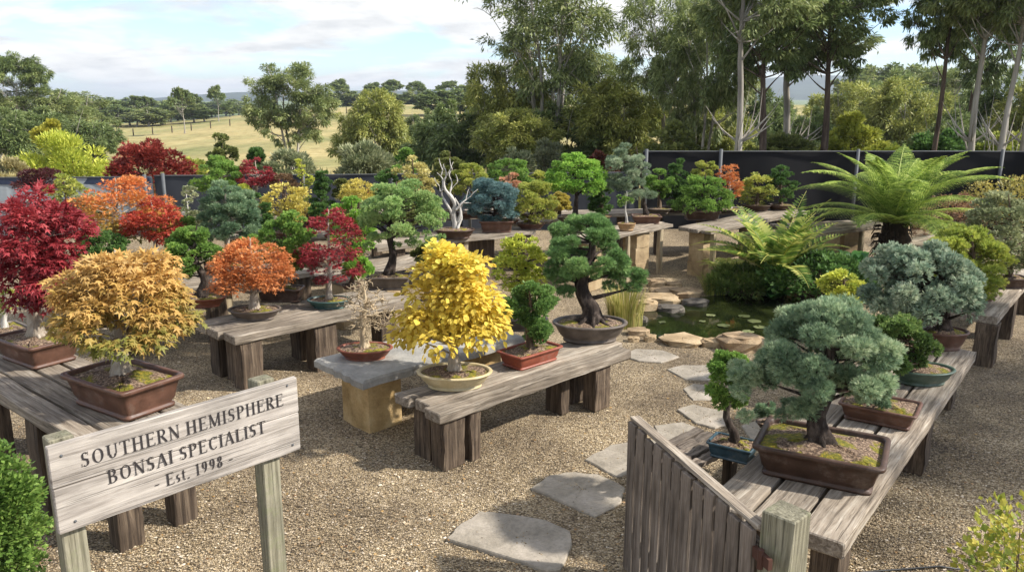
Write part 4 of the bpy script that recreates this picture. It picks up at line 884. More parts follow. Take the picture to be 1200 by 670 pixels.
bonsai('small dark pot tree half hidden left of the big spreading conifer', (902, 500), .4, 34, (884, 468, 914, 490), 'oval', 'darkbrown', kind='dome', tpl='needle', cols=BLGR, mat='blue_green_needle', n=8, nleaf=500, size=.035, seed=53)
bonsai('chunky yellow green conifer in a brown pot behind the blue spruce', (1150, 352), .56, 34, (1080, 260, 1174, 352), 'oval', 'brown', kind='dome', tpl='tuft', cols=['#5d7a20', '#7d9630', '#a0b23c', '#bcc656'], mat='lime_needle', n=40, nleaf=4600, size=.065, seed=54, flat=.9)
bonsai('pale green leafy shrub in a dark pot at the right edge', (1182, 336), .56, 40, (1132, 218, 1214, 322), 'rect', 'darkbrown', .7, .3, 'dome', 'broad', GREY[:3]+['#9cab78'], 'pale_shrub_leaf', 50, 5200, .045, 'mid', .03, .05, seed=55)

# ---- the driftwood tree
def driftwood():
    p = P(533, 279, .78); m = mpp(p); t = thing('bonsai_tree', 'leafless silver driftwood tree with twisted forked limbs in a dark flat oval pot', 'bonsai tree', p, 0, ALLB); r = np.random.default_rng(8)
    bed, md = pot(t, 48*m, 34*m, 11*m, 'oval', POT['darkbrown'], r)
    q = lambda px, py, dy=0: np.array([xat(px, py, p[1])-p[0], dy, zat(px, py, p[1])-p[2]])
    mb = MB()
    limbs = [([(534, 272), (533, 262), (531, 250), (534, 240), (529, 230), (521, 222), (520, 212), (524, 204), (519, 193)], .075, .008),
             ([(532, 258), (528, 246), (522, 236), (517, 228), (519, 216), (517, 204)], .04, .006), ([(534, 246), (541, 238), (546, 234), (552, 230)], .03, .006), ([(534, 242), (531, 232), (527, 226), (530, 214), (526, 205), (530, 197)], .03, .005),
             ([(536, 262), (540, 250), (538, 240), (533, 232)], .04, .012), ([(521, 222), (516, 224), (515, 218)], .015, .004), ([(536, 268), (541, 256), (540, 244), (543, 236)], .03, .008)]
    for k, (pts, r0, r1) in enumerate(limbs):
        path = np.array([q(x, y, .03*sin(x*.9+k)) for x, y in pts]); s_ = np.linspace(0, 1, 24); tt = np.linspace(0, 1, len(pts))
        sm = np.stack([np.interp(s_, tt, path[:, c]) for c in range(3)], 1); sm[1:-1] = (sm[:-2]+sm[1:-1]*2+sm[2:])/4
        tube(mb, sm, .72*(r0+(r1-r0)*s_**.7), 8, jitter=.1, rng=r)
    for (a0, b0, a1, b1) in [(519, 200, 514, 186), (524, 206, 531, 190), (520, 212, 512, 202), (552, 230, 560, 222), (546, 234, 549, 222), (515, 218, 509, 208), (530, 199, 527, 186), (543, 238, 552, 238), (517, 206, 520, 192), (527, 226, 536, 214), (536, 214, 534, 204)]:
        tube(mb, bez(q(a0, b0), q((a0+a1)/2+r.uniform(-3, 3), (b0+b1)/2, r.uniform(-.04, .04)), q(a1, b1, r.uniform(-.05, .05)), 6), np.linspace(.009, .003, 6), 5, rng=r)
    for a in np.linspace(0, 6.28, 8)[:-1]: tube(mb, bez(q(534, 268), q(534, 274)+np.array([cos(a)*.06, sin(a)*.06, 0]), q(534, 275)+np.array([cos(a)*.15, sin(a)*.12, -.02]), 6), np.linspace(.03, .008, 6), 6, rng=r, jitter=.1)
    mb.build('trunk', BARK['silver'], t)
driftwood()
# fine twigs for the bare tree
bt = [o for o in COL.objects if o.get('label', '').startswith('bare leafless')][0]
def twigs():
    r = np.random.default_rng(31); p = P(428, 419, .53); mb = MB(); Y = p[1]
    x0 = xat(392, 350, Y)-p[0]; x1 = xat(462, 350, Y)-p[0]; zt = zat(428, 318, Y)-p[2]; zb = zat(428, 398, Y)-p[2]; cx = (x0+x1)/2; rx = (x1-x0)/2
    C, R = clumps('dome', rx*.9, rx*.75, zb, zt, 44, r)
    for c in C:
        c = c+np.array([cx, 0, 0])
        for _ in range(4):
            d = sph(r, 1)[0]; d[2] = d[2]*.6+.2; L = rx*r.uniform(.18, .42); e = c+d*L; mid = c+d*L*.5+r.normal(0, .2*L, 3)
            tube(mb, bez(c, mid, e, 4), np.linspace(.0065, .0022, 4), 3, rng=r, cap=False)
            for _ in range(2):
                e2 = mid+sph(r, 1)[0]*L*.45; tube(mb, bez(mid, (mid+e2)/2+r.normal(0, .1*L, 3), e2, 3), np.linspace(.004, .0018, 3), 3, rng=r, cap=False)
    mb.build('twigs', BARK['twig'], bt)
twigs()

# ------------------------------------------------------------------ shrubs, ferns, reeds
def bush(label, base, z, crown, cols, mat, tpl='broad', n=40, nleaf=4000, size=.05, kind='dome', name='shrub', cat='shrub', seed=0, group=None, depth=.9, trans=.35, flat=.8, droop=.2, up=.5, Y=None):
    r = np.random.default_rng(seed+500); p = P(*base, z)
    if Y is not None:
        zz = float(terr(np.array((base[0]-600)/F*Y), np.array(Y))); p = np.array([xat(base[0], crown[1], Y), Y, zz])
    m = mpp(p) if Y is None else Y/F; x0, y0, x1, y1 = crown
    if Y is None: zt = zat(base[0], y0, p[1])-p[2]
    else: zt = CH+(112-y0)/F*Y*1.02-p[2]
    rx = (x1-x0)/2*m; cx = ((x0+x1)/2-base[0])*m
    zb = max(0.02, zt*.05) if y1 is None else max(.02, zat(base[0], y1, p[1])-p[2])
    C, R = clumps(kind, rx, rx*depth, zb, zt, n, r); C[:, 0] += cx
    t = thing(name, label, cat, p, 0, group); tb = MB()
    for c, rr_ in zip(C[:26], R[:26]):
        a = r.uniform(0, 6.28); tube(tb, bez((cos(a)*.03*rx, sin(a)*.03*rx, -.02), (c[0]*.3, c[1]*.3, c[2]*.5), c, 5), np.linspace(.03*rx, .006*rx, 5), 5, rng=r, cap=False)
    tb.build('stems', BARK['mid'], t)
    fm = MB(); foliage(fm, C, R, tpl, nleaf, size, r, flat, droop, up); fm.build('foliage', leafmat(mat, cols, trans), t, smooth=False); return t
bush('dense bright green shrub at the bottom left corner beside the sign', (8, 700), 0, (-70, 512, 64, None), ['#2c4a18', '#456c24', '#648c34', '#8aac4c'], 'bright_shrub_leaf', 'broad', 130, 22000, .026, seed=1, depth=.8)
bush('yellow green leafy shrub at the bottom right corner', (1185, 760), 0, (1112, 588, 1290, None), ['#4a6a20', '#748c2a', '#a4a830', '#d0bc3c'], 'yellow_green_shrub_leaf', 'broad', 60, 1300, .04, seed=2, flat=1.5, up=.9)
bush('loose olive shrub with yellowish tips behind the right edge benches', (1185, 285), 0, (1118, 206, 1240, None), ['#5c5a2a', '#7d7a34', '#a89a3c', '#c4ae4a'], 'olive_tip_leaf', 'broad', 50, 4200, .055, seed=3)
bush('dry brown leafy shrub behind the tree fern on the right', (1110, 290), 0, (1070, 222, 1150, None), ['#6a4c34', '#8d6a4a', '#a8855f'], 'dry_brown_leaf', 'diamond', 40, 2600, .05, seed=4)
bush('dark green leafy undergrowth between the cycad and the tree fern', (960, 350), 0, (880, 296, 1036, None), DKGR, 'undergrowth_leaf', 'broad', 60, 6500, .06, seed=14, name='undergrowth_plant', cat='plant')
bush('low dark mossy undergrowth at the back rim of the pond under the cycad', (868, 346), 0, (826, 312, 916, None), ['#27401c', '#405c26', '#5f7a32', '#8a9a44'], 'rim_leaf', 'narrow', 50, 5200, .07, seed=15, name='undergrowth_plant', cat='plant')
def broad_clump(label, base, wpx, hpx, cols, mat, n=26, seed=0):
    r = np.random.default_rng(seed); p = P(*base, 0); m = mpp(p); t = thing('leafy_plant', label, 'plant', p); mb = MB()
    for k in range(n):
        a = r.uniform(0, 6.28); L = wpx*m*.5*r.uniform(.6, 1.1); el = r.uniform(.3, 1.1); Wd = L*.16; N = 7
        s_ = np.linspace(0, 1, N); rad = L*cos(el)*s_; zz = hpx*m*1.1*np.sin(s_*pi*.62)*sin(el)*1.1
        wv = Wd*np.sin(np.clip(s_*1.05, 0, 1)*pi)**.7; cx, cy_ = np.cos(a), np.sin(a)
        V = []
        for q in range(N):
            for sgn, dz in ((-1, .2), (0, 0), (1, .2)): V.append((cx*rad[q]-cy_*wv[q]*sgn, cy_*rad[q]+cx*wv[q]*sgn, zz[q]+dz*wv[q]))
        f = [(q*3+e, q*3+e+1, q*3+e+4, q*3+e+3) for q in range(N-1) for e in (0, 1)]; mb.add(V, np.array(f), r.uniform(0, 1))
    mb.build('leaves', leafmat(mat, cols, .25, .35, .5), t); return t
broad_clump('clump of broad glossy green leaves between the cycad and the lime bush', (1000, 345), 100, 50, ['#1f4420', '#2f6428', '#4a8a36'], 'glossy_leaf', seed=3)
broad_clump('low dark leafy clump under the cycad at the back of the pond', (905, 352), 90, 26, ['#1f4420', '#2f6428', '#4a8a36'], 'glossy_leaf', seed=4)
broad_clump('mossy green leafy clump left of the cycad on the pond bank', (850, 338), 56, 20, ['#3c5420', '#5f7a2c', '#8a9a40'], 'moss_leaf', 34, seed=5)
def blades(label, base, wpx, hpx, cols, mat, n=240, seed=0, name='reed_clump', cat='reeds', Y=None, spread=.35, wd=.006, kind=None):
    r = np.random.default_rng(seed); p = P(*base, 0); m = mpp(p)
    mb = MB(); h = hpx*m; w_ = wpx*m/2
    for k in range(n):
        a = r.uniform(0, 6.28); q = r.uniform(0, 1)**.5*w_*.6; x, y = cos(a)*q, sin(a)*q*.7; L = h*r.uniform(.55, 1.05); b = r.uniform(.05, spread)*L
        s_ = np.linspace(0, 1, 5); X = x+cos(a)*b*s_**2; Y_ = y+sin(a)*b*s_**2; Z = L*(s_-.12*s_**3); ww = wd*(1-s_)**.6; pa = a+1.3
        V = []
        for i in range(5): V += [(X[i]-cos(pa)*ww[i], Y_[i]-sin(pa)*ww[i], Z[i]), (X[i]+cos(pa)*ww[i], Y_[i]+sin(pa)*ww[i], Z[i])]
        mb.add(V, np.array([(2*i, 2*i+1, 2*i+3, 2*i+2) for i in range(4)]), r.uniform(0, 1))
    o = mb.build(name, leafmat(mat, cols, .3), loc=tuple(p), smooth=False); return tag(o, label, cat, kind=kind)
blades('clump of green and straw reeds between the big pine and the pond', (732, 382), 70, 62, ['#6a7a2c', '#8a9440', '#a9a352', '#c2ab62'], 'reed_blade', 420, 1)
blades('small tuft of green sedge at the back rim of the pond', (838, 345), 50, 30, ['#4a6a24', '#7a8f34', '#a0a648'], 'sedge_blade', 200, 2, 'sedge_tuft', 'sedge', spread=.7)
# tree fern and cycad
def frond(L, rise, droop_, npair, plen, wd, r, curl=0, sub=True, dirz=0):
    """one arching frond along +x from the origin, pinnae as rows of small leaflets"""
    mb = MB(); s_ = np.linspace(0, 1, npair+2); N = npair+2
    ang = rise-droop_*s_**1.3; dx = np.cos(ang); dz = np.sin(ang); X = np.r_[0, np.cumsum(dx[:-1])]*L/N; Z = np.r_[0, np.cumsum(dz[:-1])]*L/N
    Yw = curl*L*s_**2
    path = np.stack([X, Yw, Z], 1); tube(mb, path, np.linspace(.011, .003, N), 5, tone=.9, rng=r, cap=False)
    pos = []; ax = []; nr = []; sz = []; tn = []
    for i in range(2, N):
        s0 = s_[i]; pl = plen*np.sin(pi*min(1, (s0*.93+.10)))**.6*(1-.25*s0)
        tdir = path[i]-path[i-1]; tdir /= np.linalg.norm(tdir); up = np.array([-tdir[2], 0, tdir[0]])
        for sg in (-1, 1):
            d = np.array([0, sg, 0])*.86+tdir*.42+up*.05; d /= np.linalg.norm(d)
            if sub:
                nl = 9; base_t = r.uniform(0, 1)
                for j in range(nl):
                    q = (j+.5)/nl; c = path[i]+d*pl*q-np.array([0, 0, 1])*pl*.28*q*q
                    ll = plen*.155*(1-.75*q)+.008
                    for sg2 in (-1, 1):
                        pos.append(c); a2 = tdir*sg2*.85+d*.55-np.array([0, 0, .15]); ax.append(a2); nr.append(up+r.normal(0, .12, 3)); sz.append(ll); tn.append(.5*base_t+.5*r.uniform(0, 1))
            else:
                pos.append(path[i]); ax.append(d-np.array([0, 0, .12])+up*.25); nr.append(up+r.normal(0, .1, 3)); sz.append(pl); tn.append(r.uniform(0, 1))
    leaves(mb, 'diamond' if sub else 'narrow', np.array(pos), np.array(ax), np.array(nr), np.array(sz)*wd, np.array(tn)); return mb
def fern(name, label, cat, X, Y, ztop, thick, specs, cols, mat, plen, npair, sub, seed, wd=1, barkm='fern', ground=0):
    r = np.random.default_rng(seed); t = thing(name, label, cat, (X, Y, ground)); mb = MB()
    z = ztop-ground
    if thick:
        pth = np.stack([.05*np.sin(np.linspace(0, 2, 12)), 0*np.linspace(0, 1, 12), np.linspace(-.05, z, 12)], 1)
        tube(mb, pth, thick*(1.15-.3*np.linspace(0, 1, 12)), 16, jitter=.10, rng=r)
        for k in range(160):
            a = r.uniform(0, 6.28); zz = r.uniform(.1, z); tube(mb, bez((cos(a)*thick*.8, sin(a)*thick*.8, zz), (cos(a)*thick*1.3, sin(a)*thick*1.3, zz+.02), (cos(a)*thick*1.35, sin(a)*thick*1.35, zz-.09), 3), [.012, .008, .003], 4, rng=r, cap=False)
        mb.build('trunk', BARK[barkm], t)
    for (az, L, rise, dr, cu) in specs:
        f = frond(L, rise, dr, npair, plen, wd, r, cu, sub)
        o = f.build('frond', leafmat(mat, cols, .45), t, smooth=False); o.location = (0, 0, z-.02); o.rotation_euler = (r.uniform(-.15, .15), 0, az)
    return t
r = np.random.default_rng(5); tf = P(1050, 330, 0); sp = []
for k in range(36):
    az = 2*pi*k*.3819+r.uniform(-.1, .1); q = k % 3
    sp.append((az, r.uniform(1.65, 2.0)*(.82, 1, .9)[q], (r.uniform(1.15, 1.4), r.uniform(.7, 1.0), r.uniform(.25, .55))[q], (r.uniform(.7, 1.5), r.uniform(1.0, 1.5), r.uniform(.8, 1.3))[q], r.uniform(-.16, .16)))
fern('tree_fern', 'large tree fern with arching bright green fronds on a dark fibrous trunk', 'tree fern', tf[0], tf[1]+.3, .88, .22, sp, ['#44641f', '#668a32', '#8fae48', '#b8cf6c'], 'fern_frond', .36, 25, True, 5, 1.0)
sp = []
r = np.random.default_rng(6)
for k in range(30):
    az = 2*pi*k*.3819+r.uniform(-.12, .12); sp.append((az, r.uniform(1.15, 1.5), r.uniform(.6, 1.3), r.uniform(.5, 1.2), r.uniform(-.05, .05)))
cp = P(905, 345, 0)
fern('cycad', 'squat fern like cycad with stiff arching fronds at the back of the pond', 'cycad', cp[0], cp[1], .28, .12, sp, ['#3a5c1c', '#5a7e2a', '#86a23e', '#b2ba5e'], 'cycad_frond', .26, 27, False, 7, .95)
sp = [(2*pi*k/12+.2, .55, .9, 1.3, 0) for k in range(12)]
cp = P(850, 330, 0)
fern('fern', 'small yellowish ground fern drooping over the rocks left of the cycad', 'fern', cp[0], cp[1], .12, 0, sp, ['#5a7a24', '#8a9a3a', '#b8b860'], 'small_frond', .13, 22, False, 9, 1.0)
# irrigation pipe
mb = MB(); pts = np.array([P(x, y, .02) for x, y in [(985, 676), (1010, 670), (1050, 667), (1100, 663), (1135, 668)]]); tube(mb, pts, .006, 8); tag(mb.build('irrigation_pipe', M['hose']), 'thin black irrigation pipe on the gravel at the bottom right', 'pipe')
# fallen leaves
def fallen():
    r = np.random.default_rng(44); N = 1100; px = np.r_[r.uniform(0, 1200, N)]; py = r.uniform(410, 668, N)
    pos = np.array([P(a, b, .012) for a, b in zip(px, py)]); mb = MB()
    leaves(mb, 'maple', pos, np.c_[r.normal(0, 1, (N, 2)), np.zeros(N)], np.tile([0, 0, 1.], (N, 1))+r.normal(0, .15, (N, 3)), r.uniform(.014, .036, N), r.uniform(0, 1, N)); return mb
tag(fallen().build('fallen_leaves', leafmat('fallen_leaf', ['#5a3a1e', '#8a6430', '#b08a44', '#9a7a5a'], .1), smooth=False), kind='stuff')

# ------------------------------------------------------------------ trees beyond the fences
def gum(label, seed, h, w, n, nleaf, size, cols, mat, barkk='gum', stems=1, clear=.35, kind='open', loc=(0, 0, 0), lean=0, name='eucalyptus_tree', cat='tree', group=None, dead=0, tr=None, tpl='narrow', dens=1.0):
    """a gum tree of height h and crown width w; forked limbs carrying separate leaf clumps"""
    r = np.random.default_rng(seed); t = thing(name, label, cat, loc, 0, group); tb = MB(); tr = tr or h*.022
    C = []; R = []
    zc = h*clear; H2 = h-zc
    for _ in range(n):
        if kind == 'open':
            u = sph(r, 1)[0]; f = r.uniform(.35, .95); c = np.array([u[0]*f*w/2*.9, u[1]*f*w/2*.9, zc+H2*.5+u[2]*f*H2*.46]); rad = r.uniform(.09, .17)*w
        elif kind == 'umbrella':
            a = r.uniform(0, 6.28); f = r.uniform(0, 1)**.6; c = np.array([cos(a)*f*w/2*.85, sin(a)*f*w/2*.85, zc+H2*(.55+.4*(1-f*f)+r.uniform(-.12, .05))]); rad = r.uniform(.10, .16)*w
        else:
            u = sph(r, 1)[0]; f = r.uniform(.45, .85); c = np.array([u[0]*f*w/2, u[1]*f*w/2, zc+H2*.5+u[2]*f*H2*.5]); rad = r.uniform(.13, .22)*min(w, H2)
        c[0] += lean*(c[2]/h); C.append(c); R.append(rad)
    C = np.array(C); R = np.array(R)
    st_ = []
    for k in range(stems):
        a = 2*pi*k/stems+r.uniform(-.5, .5); sprd = (.22*w if stems > 1 else .03*w); tt = np.linspace(0, 1, 16)
        top = h*r.uniform(.86, .93) if stems > 1 or kind == 'open' else h*.82
        wob = .012*h
        pth = np.stack([cos(a)*sprd*tt**1.2+lean*tt+wob*np.sin(tt*7+k), sin(a)*sprd*tt**1.2+wob*np.cos(tt*6+k), -.3+(top+.3)*tt], 1)
        rd = tr*((1-tt)**.85*.92+.08)*(1+.45*np.exp(-tt*14))/(stems**.4); tube(tb, pth, rd, 10, jitter=.06, rng=r); st_.append((pth, rd))
    for c, rr_ in zip(C, R):
        k = int(np.argmin([np.hypot(*(p_[10, :2]-c[:2])) for p_, _ in st_])); pth, rd = st_[k]
        zz = max(c[2]-np.hypot(c[0]-pth[8, 0], c[1]-pth[8, 1])*r.uniform(.5, 1.3)-.03*h, h*clear*r.uniform(.8, 1.15)); i = int(np.clip(np.searchsorted(pth[:, 2], zz), 3, 14))
        s0 = pth[i]; mid = (s0+c)/2+np.array([0, 0, -.1*np.linalg.norm(c-s0)])+r.normal(0, .04*w, 3)
        tube(tb, bez(s0, mid, c, 7), np.linspace(min(rd[i]*.42, tr*.26), tr*.04, 7), 5, jitter=.05, rng=r, cap=False)
        for _ in range(3):
            e = c+sph(r, 1)[0]*rr_*.9; tube(tb, bez(mid*.3+c*.7, (c+e)/2, e, 4), np.linspace(tr*.09, tr*.025, 4), 3, rng=r, cap=False)
    for k in range(dead):
        a = r.uniform(0, 6.28); pth, rd = st_[0]; i = r.integers(1, 6); L = w*r.uniform(.2, .42)
        e = pth[i]+np.array([cos(a)*L, sin(a)*L*.5, L*r.uniform(.3, .9)]); m_ = (pth[i]+e)/2+np.array([0, 0, -.12*L])
        tube(tb, bez(pth[i], m_, e, 7), np.linspace(tr*.32, tr*.05, 7), 5, jitter=.08, rng=r, cap=False)
        e2 = e+np.array([r.normal(0, .2*L), 0, .3*L]); tube(tb, bez(m_, (m_+e2)/2, e2, 5), np.linspace(tr*.14, tr*.03, 5), 4, rng=r, cap=False)
    tb.build('trunk', BARK[barkk], t)
    # each clump is a spray of smaller drooping bunches
    sub = []; sr = []
    for c, rr_ in zip(C, R):
        for _ in range(5):
            sub.append(c+sph(r, 1)[0]*rr_*r.uniform(.5, 1.1)*np.array([1, 1, .6])); sr.append(rr_*r.uniform(.26, .42))
    fm = MB(); foliage(fm, np.array(sub), np.array(sr), tpl, int(nleaf*1.5*dens), size*.92, r, .7, 1.0, .3, shell=.2, jit=.25)
    fm.build('crown', leafmat(mat, cols, .35, .45, .4, .4), t, smooth=False); return t
def dup(root, loc, rz, s, label, group=None):
    c = root.copy(); COL.objects.link(c); c.location = loc; c.rotation_euler = (0, 0, rz); c.scale = s if hasattr(s, '__len__') else (s, s, s); c['label'] = label
    if group: c['group'] = group
    for ch in list(root.children):
        d = ch.copy(); COL.objects.link(d); d.parent = c
    return c
EUC = ['#485c30', '#637a44', '#82965a', '#a6b27c']; EUCD = ['#3e522c', '#56703c', '#728a4e', '#94a466']; EUCY = ['#56682a', '#75883a', '#95a24c', '#b2b866']
def at(px, Y, base=None): x = (px-600)/F*Y*1.02; return (x, Y, float(terr(np.array(x), np.array(Y))))
def hgt(py, Y, z0): return CH+(112-py)/F*Y*1.03-z0
BT = 'trees beyond the nursery fence'
def place(fn_label, proto, h0, w0, px, Y, py, wpx, rz, group=BT):
    l = at(px, Y); h = hgt(py, Y, l[2]); w = wpx/F*Y*1.03; sxy = w/w0; sz = h/h0
    return dup(proto, l, rz, (sxy, sxy, sz), fn_label, group)
# prototypes (moved to real places as the first of their kind)
def proto(label, px, Y, py, wpx, seed, **kw):
    l = at(px, Y); h = hgt(py, Y, l[2]); w = wpx/F*Y*1.03
    return gum(label, seed, h, w, loc=l, group=BT, **kw), h, w
gA_, hA, wA = proto('tall many stemmed gum with a wide airy crown in the middle of the background', 640, 36, -52, 196, 61, n=64, nleaf=24000, size=.24, cols=EUC, mat='gum_leaf', stems=6, clear=.36, kind='open', dens=.68)
gB_, hB, wB = proto('rounded solitary gum on the edge of the dry paddock', 350, 62, 70, 108, 62, n=52, nleaf=26000, size=.26, cols=EUC, mat='gum_leaf', stems=3, clear=.22, kind='open')
gC_, hC, wC = proto('pale straight gum with low dead branches in front of the black fence line', 852, 21.5, -110, 170, 63, n=44, nleaf=26000, size=.16, cols=EUC, mat='gum_leaf', stems=1, clear=.5, kind='open', dead=9, tr=.12, dens=.58)
gD_, hD, wD = proto('dark barked gum left of the gap of sky on the right', 950, 25, -70, 150, 64, n=40, nleaf=26000, size=.17, cols=EUCD, mat='dark_gum_leaf', barkk='gumdark', stems=1, clear=.40, kind='open', tr=.13, dens=.58)
gE_, hE, wE = proto('tall slim gum with an umbrella crown above the left tree line', 45, 80, 72, 84, 65, n=34, nleaf=14000, size=.3, cols=EUCD, mat='dark_gum_leaf', stems=1, clear=.5, kind='umbrella')
gF_, hF, wF = proto('dense olive bushy tree in the middle of the background below the airy gum', 560, 40, 108, 150, 66, n=46, nleaf=26000, size=.26, cols=EUCD, mat='dark_gum_leaf', stems=4, clear=.03, kind='bush')
gG_, hG, wG = proto('yellowish bushy wattle on the right side of the airy gum', 720, 34, 92, 130, 67, n=46, nleaf=24000, size=.22, cols=EUCY, mat='wattle_leaf', stems=4, clear=.03, kind='bush')
for px, Y, py, w_, pr, lab in [
  (905, 27, -40, 190, 'C', 'gum between the pale straight gum and the dark barked gum'), (880, 24, -60, 150, 'D', 'reddish barked gum right of the pale straight gum'),
  (778, 33, -30, 130, 'A', 'open gum at the left end of the black fence, top out of the picture'), (815, 30, -10, 120, 'B', 'leafy gum crown behind the pale straight gum'),
  (1078, 24, -110, 110, 'D', 'dark reddish trunked gum right of the gap of sky'), (1124, 23, -120, 150, 'C', 'thick grey trunked gum behind the right side of the tree fern'),
  (1160, 22, -110, 150, 'C', 'pale gum trunk leaning slightly at the right edge'), (1176, 23.5, -120, 160, 'C', 'second pale gum trunk at the right edge behind the leaning one'),
  (1205, 22, -90, 120, 'D', 'brown trunk cut by the right edge of the picture'), (1118, 32, -50, 110, 'D', 'slim dark gum further back between two thick trunks'),
  (600, 38, 58, 110, 'G', 'small leafy tree left below the airy gum crown'), (540, 44, 110, 120, 'F', 'dark rounded tree left of the airy gum'),
  (690, 40, 60, 130, 'B', 'gum crown filling the right below the airy gum'), (655, 35, 112, 150, 'F', 'dense dark tree directly behind the green back row'),
  (610, 33, 125, 110, 'G', 'olive bushy tree left of the middle of the back fence'), (445, 52, 104, 86, 'G', 'mid green bushy tree at the right side of the dry paddock'),
  (760, 36, 105, 100, 'F', 'dark bush tree above the left end of the black fence'), (825, 32, 120, 110, 'G', 'yellow green bush tree behind the dead branches'),
  (870, 42, 85, 130, 'F', 'dense tree filling behind the reddish trunks'), (930, 34, 118, 110, 'F', 'dark bush tree left of the lime bush'),
  (1040, 48, 92, 120, 'G', 'olive tree below the gap of sky'), (1090, 30, 120, 110, 'F', 'dense shaded bush tree right of the lime bush'),
  (1150, 36, 70, 130, 'F', 'tall dense bush tree behind the right trunks'), (1195, 33, 90, 120, 'G', 'yellowish bush tree at the far right behind the trunks'),
  (1010, 70, 78, 150, 'F', 'far bush tree on the slope left in the sky gap'), (1075, 75, 76, 120, 'B', 'far rounded gum on the slope right in the sky gap'),
  (975, 55, 96, 90, 'G', 'mid distant olive tree behind the dark barked gum'), (500, 70, 122, 80, 'F', 'low dark tree at the right end of the paddock'),
  (20, 60, 120, 120, 'F', 'dense tree at the left edge of the background'), (90, 66, 118, 120, 'F', 'dark tree under the slim umbrella gum'),
  (70, 82, 98, 130, 'B', 'rounded gum behind the dark tree on the left'),
  (15, 95, 100, 90, 'B', 'grey green gum at the far left horizon'), (110, 100, 104, 90, 'B', 'gum crown above the left tree line')]:
    pp = dict(A=(gA_, hA, wA), B=(gB_, hB, wB), C=(gC_, hC, wC), D=(gD_, hD, wD), E=(gE_, hE, wE), F=(gF_, hF, wF), G=(gG_, hG, wG))[pr]
    place(lab, pp[0], pp[1], pp[2], px, Y, py, w_, (px*7.3) % 6.28)
# distant tree line along the far edge of the paddock
r = np.random.default_rng(12)
lowpoly = {}
def smalltree(seed, kind, cols, mat):
    return gum('small distant tree', seed, 10, 8, 22, 2600, .75, cols, mat, 'gum', 1, .4 if kind == 'umbrella' else .08, kind, tpl='diamond', tr=.22)
sps = [smalltree(71, 'umbrella', EUCD, 'dark_gum_leaf'), smalltree(72, 'bush', EUCD, 'dark_gum_leaf'), smalltree(73, 'bush', EUC, 'gum_leaf')]
used = [False]*3
DL = 'dark distant gum in the tree line beyond the dry paddock'
def sm(k, px, Y, hh, w_, label=DL, group='distant trees in the tree line'):
    l = at(px, Y); s3 = (w_/8, w_/8, hh/10); rz = r.uniform(0, 6.28)
    if not used[k]:
        used[k] = True; o = sps[k]; o.location = l; o.rotation_euler = (0, 0, rz); o.scale = s3; o['label'] = label; o['group'] = group; return o
    return dup(sps[k], l, rz, s3, label, group)
for px in np.arange(140, 262, 9):
    Y = 205+r.uniform(-20, 20); sm(1 if r.random() < .6 else 2, px+r.uniform(-4, 4), Y, hgt(r.uniform(116, 128), Y, at(px, Y)[2]), r.uniform(7, 10))
for px in np.arange(160, 262, 17): sm(0, px+r.uniform(-5, 5), 215, hgt(r.uniform(108, 120), 215, at(px, 215)[2]), r.uniform(5, 7))
for px in np.arange(-20, 300, 8):
    sm(1 if r.random() < .6 else 2, px+r.uniform(-4, 4), 430+r.uniform(-30, 30), hgt(r.uniform(113, 119), 430, at(px, 430)[2]), r.uniform(14, 19), 'hazy far gum on the wooded rise beyond the paddock tree line', 'far trees on the wooded rise')
for px in np.arange(385, 500, 8): sm(1 if r.random() < .6 else 2, px+r.uniform(-3, 3), 260, hgt(r.uniform(102, 112), 260, at(px, 260)[2]), r.uniform(8, 11))
for px in (410, 447, 468, 492, 530, 545): sm(0, px, 265, hgt(r.uniform(96, 103), 265, at(px, 265)[2]), r.uniform(7, 9))
sm(0, 230, 150, hgt(106, 150, at(230, 150)[2]), 4.4, 'slim umbrella gum standing on the far left corner of the paddock'); sm(0, 270, 190, hgt(103, 190, at(270, 190)[2]), 4.6, 'slim gum with an umbrella crown at the gap before the blue hill')
sm(1, 283, 215, 4, 5, 'small round dark tree on the paddock edge below the blue hill')
for px in np.arange(985, 1075, 11): sm(2 if r.random() < .6 else 1, px, 150, hgt(r.uniform(74, 84), 150, at(px, 150)[2]), r.uniform(7, 10), 'pale distant gum on the slope seen through the gap of sky')
for px in np.arange(505, 560, 9): sm(1, px, 160, hgt(r.uniform(104, 112), 160, at(px, 160)[2]), r.uniform(7, 9), 'distant gum left behind the airy gum')
